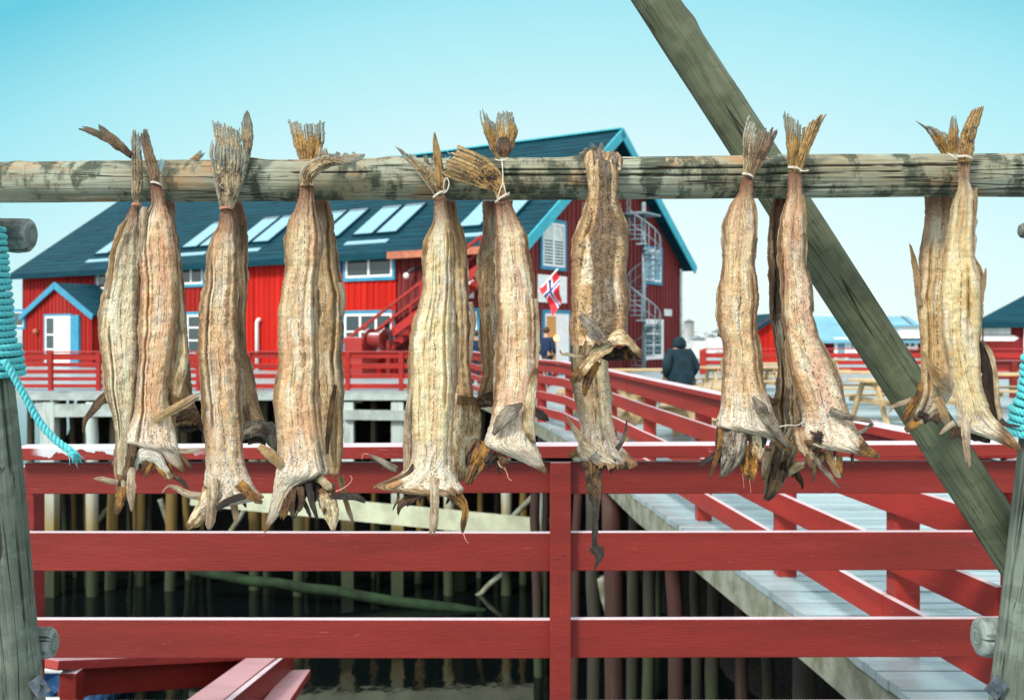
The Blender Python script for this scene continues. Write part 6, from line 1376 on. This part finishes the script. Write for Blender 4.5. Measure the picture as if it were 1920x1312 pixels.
# ---------------------------------------------------------------- people
def skin_obj(name, mat, joints, edges, parent, sub=2):
    """one continuous skin-modifier mesh from joints {name: (pos, r)}; root is the first joint"""
    ks = list(joints); me = bpy.data.meshes.new(name)
    me.from_pydata([tuple(joints[k][0]) for k in ks], [(ks.index(a), ks.index(b)) for a, b in edges], [])
    me.materials.append(mat); o = bpy.data.objects.new(name, me); COL.objects.link(o)
    o.modifiers.new('skin', 'SKIN'); sv = me.skin_vertices[0].data
    for i, k in enumerate(ks):
        r = joints[k][1]; sv[i].radius = r if isinstance(r, tuple) else (r, r); sv[i].use_root = (i == 0)
    sm = o.modifiers.new('sub', 'SUBSURF'); sm.levels = sub; sm.render_levels = sub
    me.polygons.foreach_set('use_smooth', [True]*len(me.polygons)); o.modifiers['skin'].use_smooth_shade = True
    return adopt(o, parent)
def person(loc, rz, H, coat, label, hood=False, lean=0., group=None, wide=1.):
    p = thing('person', loc, label, 'person', group); k = H/1.75
    cr, sr = math.cos(R(rz)), math.sin(R(rz)); base = Vector(loc)
    def J(x, y, z): # y forward
        y += lean*max(0, z-.9)
        return base + Vector((x*cr-y*sr, x*sr+y*cr, z))*k
    b = {'pelvis':(J(0,0,.95),.13), 'belly':(J(0,.01,1.12),.125), 'chest':(J(0,0,1.32),.14), 'neck':(J(0,.0,1.49),.055), 'head':(J(0,.03,1.58),.085), 'crown':(J(0,.02,1.67),.085)}
    e = [('pelvis','belly'),('belly','chest'),('chest','neck'),('neck','head'),('head','crown')]
    for s, q in ((-1,'l'),(1,'r')):
        b.update({'sh'+q:(J(.18*s,0,1.42),.06), 'el'+q:(J(.26*s,-.03,1.15),.045), 'wr'+q:(J(.20*s,.16,.98),.03), 'pa'+q:(J(.175*s,.20,.94),(.034,.02)),
                  'hip'+q:(J(.10*s,0,.88),.085), 'kn'+q:(J(.11*s,.02,.50),.055), 'an'+q:(J(.11*s,0,.09),.038), 'to'+q:(J(.12*s,.15,.04),.035)})
        e += [('chest','sh'+q),('sh'+q,'el'+q),('el'+q,'wr'+q),('wr'+q,'pa'+q),('pelvis','hip'+q),('hip'+q,'kn'+q),('kn'+q,'an'+q),('an'+q,'to'+q)]
        for f in range(4):
            a = J((.175+.018*(f-1.5))*s, .23, .915); c = J((.17+.018*(f-1.5))*s, .262-.006*abs(f-1.2), .888)
            b['f%d%s' % (f,q)] = (a, .0095); b['g%d%s' % (f,q)] = (c, .008); e += [('pa'+q,'f%d%s' % (f,q)),('f%d%s' % (f,q),'g%d%s' % (f,q))]
        b['t'+q] = (J(.145*s,.205,.935),.011); b['u'+q] = (J(.135*s,.235,.915),.009); e += [('pa'+q,'t'+q),('t'+q,'u'+q)]
    skin_obj('body', M['flesh'], b, e, p)
    c = {'a':(J(0,0,.60 if hood else .86),(.22,.18) if hood else (.19,.15)), 'b':(J(0,0,1.05),(.175,.145)), 'c':(J(0,-.01,1.28),(.19,.15)), 'd':(J(0,-.01,1.45),(.10,.09))}
    ce = [('a','b'),('b','c'),('c','d')]
    for s, q in ((-1,'l'),(1,'r')):
        c.update({'s'+q:(J(.19*s,0,1.40),.085), 'e'+q:(J(.275*s,-.03,1.14),.068), 'w'+q:(J(.205*s,.155,.985),.05)}); ce += [('c','s'+q),('s'+q,'e'+q),('e'+q,'w'+q)]
    c = {k2: (v2[0], tuple(r_*wide for r_ in v2[1]) if isinstance(v2[1], tuple) else v2[1]*wide) for k2, v2 in c.items()}
    skin_obj('jacket', coat, c, ce, p)
    t = {'a':(J(0,0,.93),.145)}; te = []
    for s, q in ((-1,'l'),(1,'r')):
        t.update({'h'+q:(J(.10*s,0,.84),.105), 'k'+q:(J(.11*s,.02,.50),.075), 'n'+q:(J(.11*s,0,.10),.06)}); te += [('a','h'+q),('h'+q,'k'+q),('k'+q,'n'+q)]
    skin_obj('trousers', M['trouser'], t, te, p)
    c0 = J(0,.02,1.63)
    if hood:
        skin_obj('hood', coat, {'a':(J(0,-.03,1.46),(.125,.11)), 'b':(J(0,-.02,1.58),(.125,.125)), 'c':(J(0,-.01,1.70),(.085,.095))}, [('a','b'),('b','c')], p)
    else:
        mb = MB(); mb.sphere(c0+Vector((sr*.015,-cr*.015,.045))*k, .108*k, 16, sq=(1,1.02,1.0)); mb.build('hair', M['hair'], p, smooth=True)
        for s in (-1, 1):
            mb = MB(); mb.sphere(J(.035*s, .115, 1.635), .011*k, 8); mb.build('eye', M['black'], p, smooth=True)
        mb = MB(); mb.sphere(J(0, .125, 1.605), .016*k, 8, sq=(.8,1,1.3)); mb.build('nose', M['flesh'], p, smooth=True)
person((X(1279,15.5), 15.5, 0), 14, 1.545, M['coat'], 'person in a dark teal hooded coat seen from behind at the boardwalk fence', True, .22, None, 1.28)
person((X(1024,29.), 29., 0), -30, 1.72, M['navy'], 'person in a navy jacket standing by the lit gable door')
person((X(892,28.6), 28.6, 0), 25, 1.62, M['navy'], 'person in a dark jacket half hidden between the cream fish and the pinkish fish')

# ---------------------------------------------------------------- sun, sky, camera
SUN = Vector((-.46, -.58, .67)).normalized()
sd = bpy.data.lights.new('sun', 'SUN'); sd.energy = 3.7; sd.angle = R(11); sd.color = (1, .93, .84)
so = bpy.data.objects.new('sun', sd); COL.objects.link(so); so.rotation_euler = (-SUN).to_track_quat('-Z', 'Y').to_euler(); so.location = (-5, -6, 8)
w = bpy.data.worlds.new('World'); scene.world = w; w.use_nodes = True; nt = w.node_tree; nt.nodes.clear()
out = nt.nodes.new('ShaderNodeOutputWorld'); bg = nt.nodes.new('ShaderNodeBackground'); bg.inputs[1].default_value = .1
sky = nt.nodes.new('ShaderNodeTexSky'); sky.sky_type = 'NISHITA'; sky.sun_disc = False
sky.sun_elevation = math.asin(SUN.z); sky.sun_rotation = math.atan2(SUN.x, SUN.y)
tc = nt.nodes.new('ShaderNodeTexCoord'); sp_ = nt.nodes.new('ShaderNodeSeparateXYZ'); nt.links.new(tc.outputs['Generated'], sp_.inputs[0])
nr = nt.nodes.new('ShaderNodeVectorMath'); nr.operation = 'NORMALIZE'; nt.links.new(tc.outputs['Generated'], nr.inputs[0]); nt.links.new(nr.outputs[0], sp_.inputs[0])
# thin veil: paler round the low glow to the north-east of centre
dt = nt.nodes.new('ShaderNodeVectorMath'); dt.operation = 'DOT_PRODUCT'; nt.links.new(nr.outputs[0], dt.inputs[0]); dt.inputs[1].default_value = Vector((.06, 1, -.02)).normalized()
def mth(op, a, b):
    n = nt.nodes.new('ShaderNodeMath'); n.operation = op
    for i, v in enumerate((a, b)):
        if isinstance(v, (int, float)): n.inputs[i].default_value = v
        else: nt.links.new(v, n.inputs[i])
    return n.outputs[0]
hgt = mth('ADD', mth('MULTIPLY', sp_.outputs[2], .75), mth('MULTIPLY', mth('SUBTRACT', 1.0, dt.outputs['Value']), 1.1))
cr_ = nt.nodes.new('ShaderNodeValToRGB'); nt.links.new(hgt, cr_.inputs[0]); el = cr_.color_ramp.elements
SKY = [(0.0,(.75,.86,.84)), (.07,(.72,.86,.84)), (.15,(.62,.83,.84)), (.22,(.47,.78,.82)), (.30,(.33,.71,.78)), (.40,(.12,.53,.66)), (.56,(.30,.66,.80)), (.75,(.95,1.1,1.15)), (1.0,(1.3,1.35,1.38))]
el[0].position, el[0].color = SKY[0][0], (*SKY[0][1], 1); el[1].position, el[1].color = SKY[-1][0], (*SKY[-1][1], 1)
for pz, c in SKY[1:-1]:
    e = el.new(pz); e.color = (*c, 1)
sc_ = nt.nodes.new('ShaderNodeVectorMath'); sc_.operation = 'SCALE'; nt.links.new(cr_.outputs[0], sc_.inputs[0]); sc_.inputs['Scale'].default_value = 10.
mx = nt.nodes.new('ShaderNodeMix'); mx.data_type = 'RGBA'; mx.inputs[0].default_value = .93
nt.links.new(sky.outputs[0], mx.inputs[6]); nt.links.new(sc_.outputs[0], mx.inputs[7]); nt.links.new(mx.outputs[2], bg.inputs[0]); nt.links.new(bg.outputs[0], out.inputs[0])
cam = bpy.data.cameras.new('camera'); co = bpy.data.objects.new('camera', cam); COL.objects.link(co); scene.camera = co
co.location = (0, 0, EYE); co.rotation_euler = (R(90), 0, 0); cam.lens = 35; cam.sensor_width = 36; cam.shift_y = -31/1920; cam.clip_end = 6000; cam.clip_start = .05
cam.dof.use_dof = True; cam.dof.focus_distance = 2.13; cam.dof.aperture_fstop = 7.0
scene.view_settings.view_transform = 'Standard'; scene.view_settings.look = 'None'; scene.view_settings.exposure = .27; scene.view_settings.gamma = 1
scene.cycles.max_bounces = 6; scene.cycles.use_denoising = True
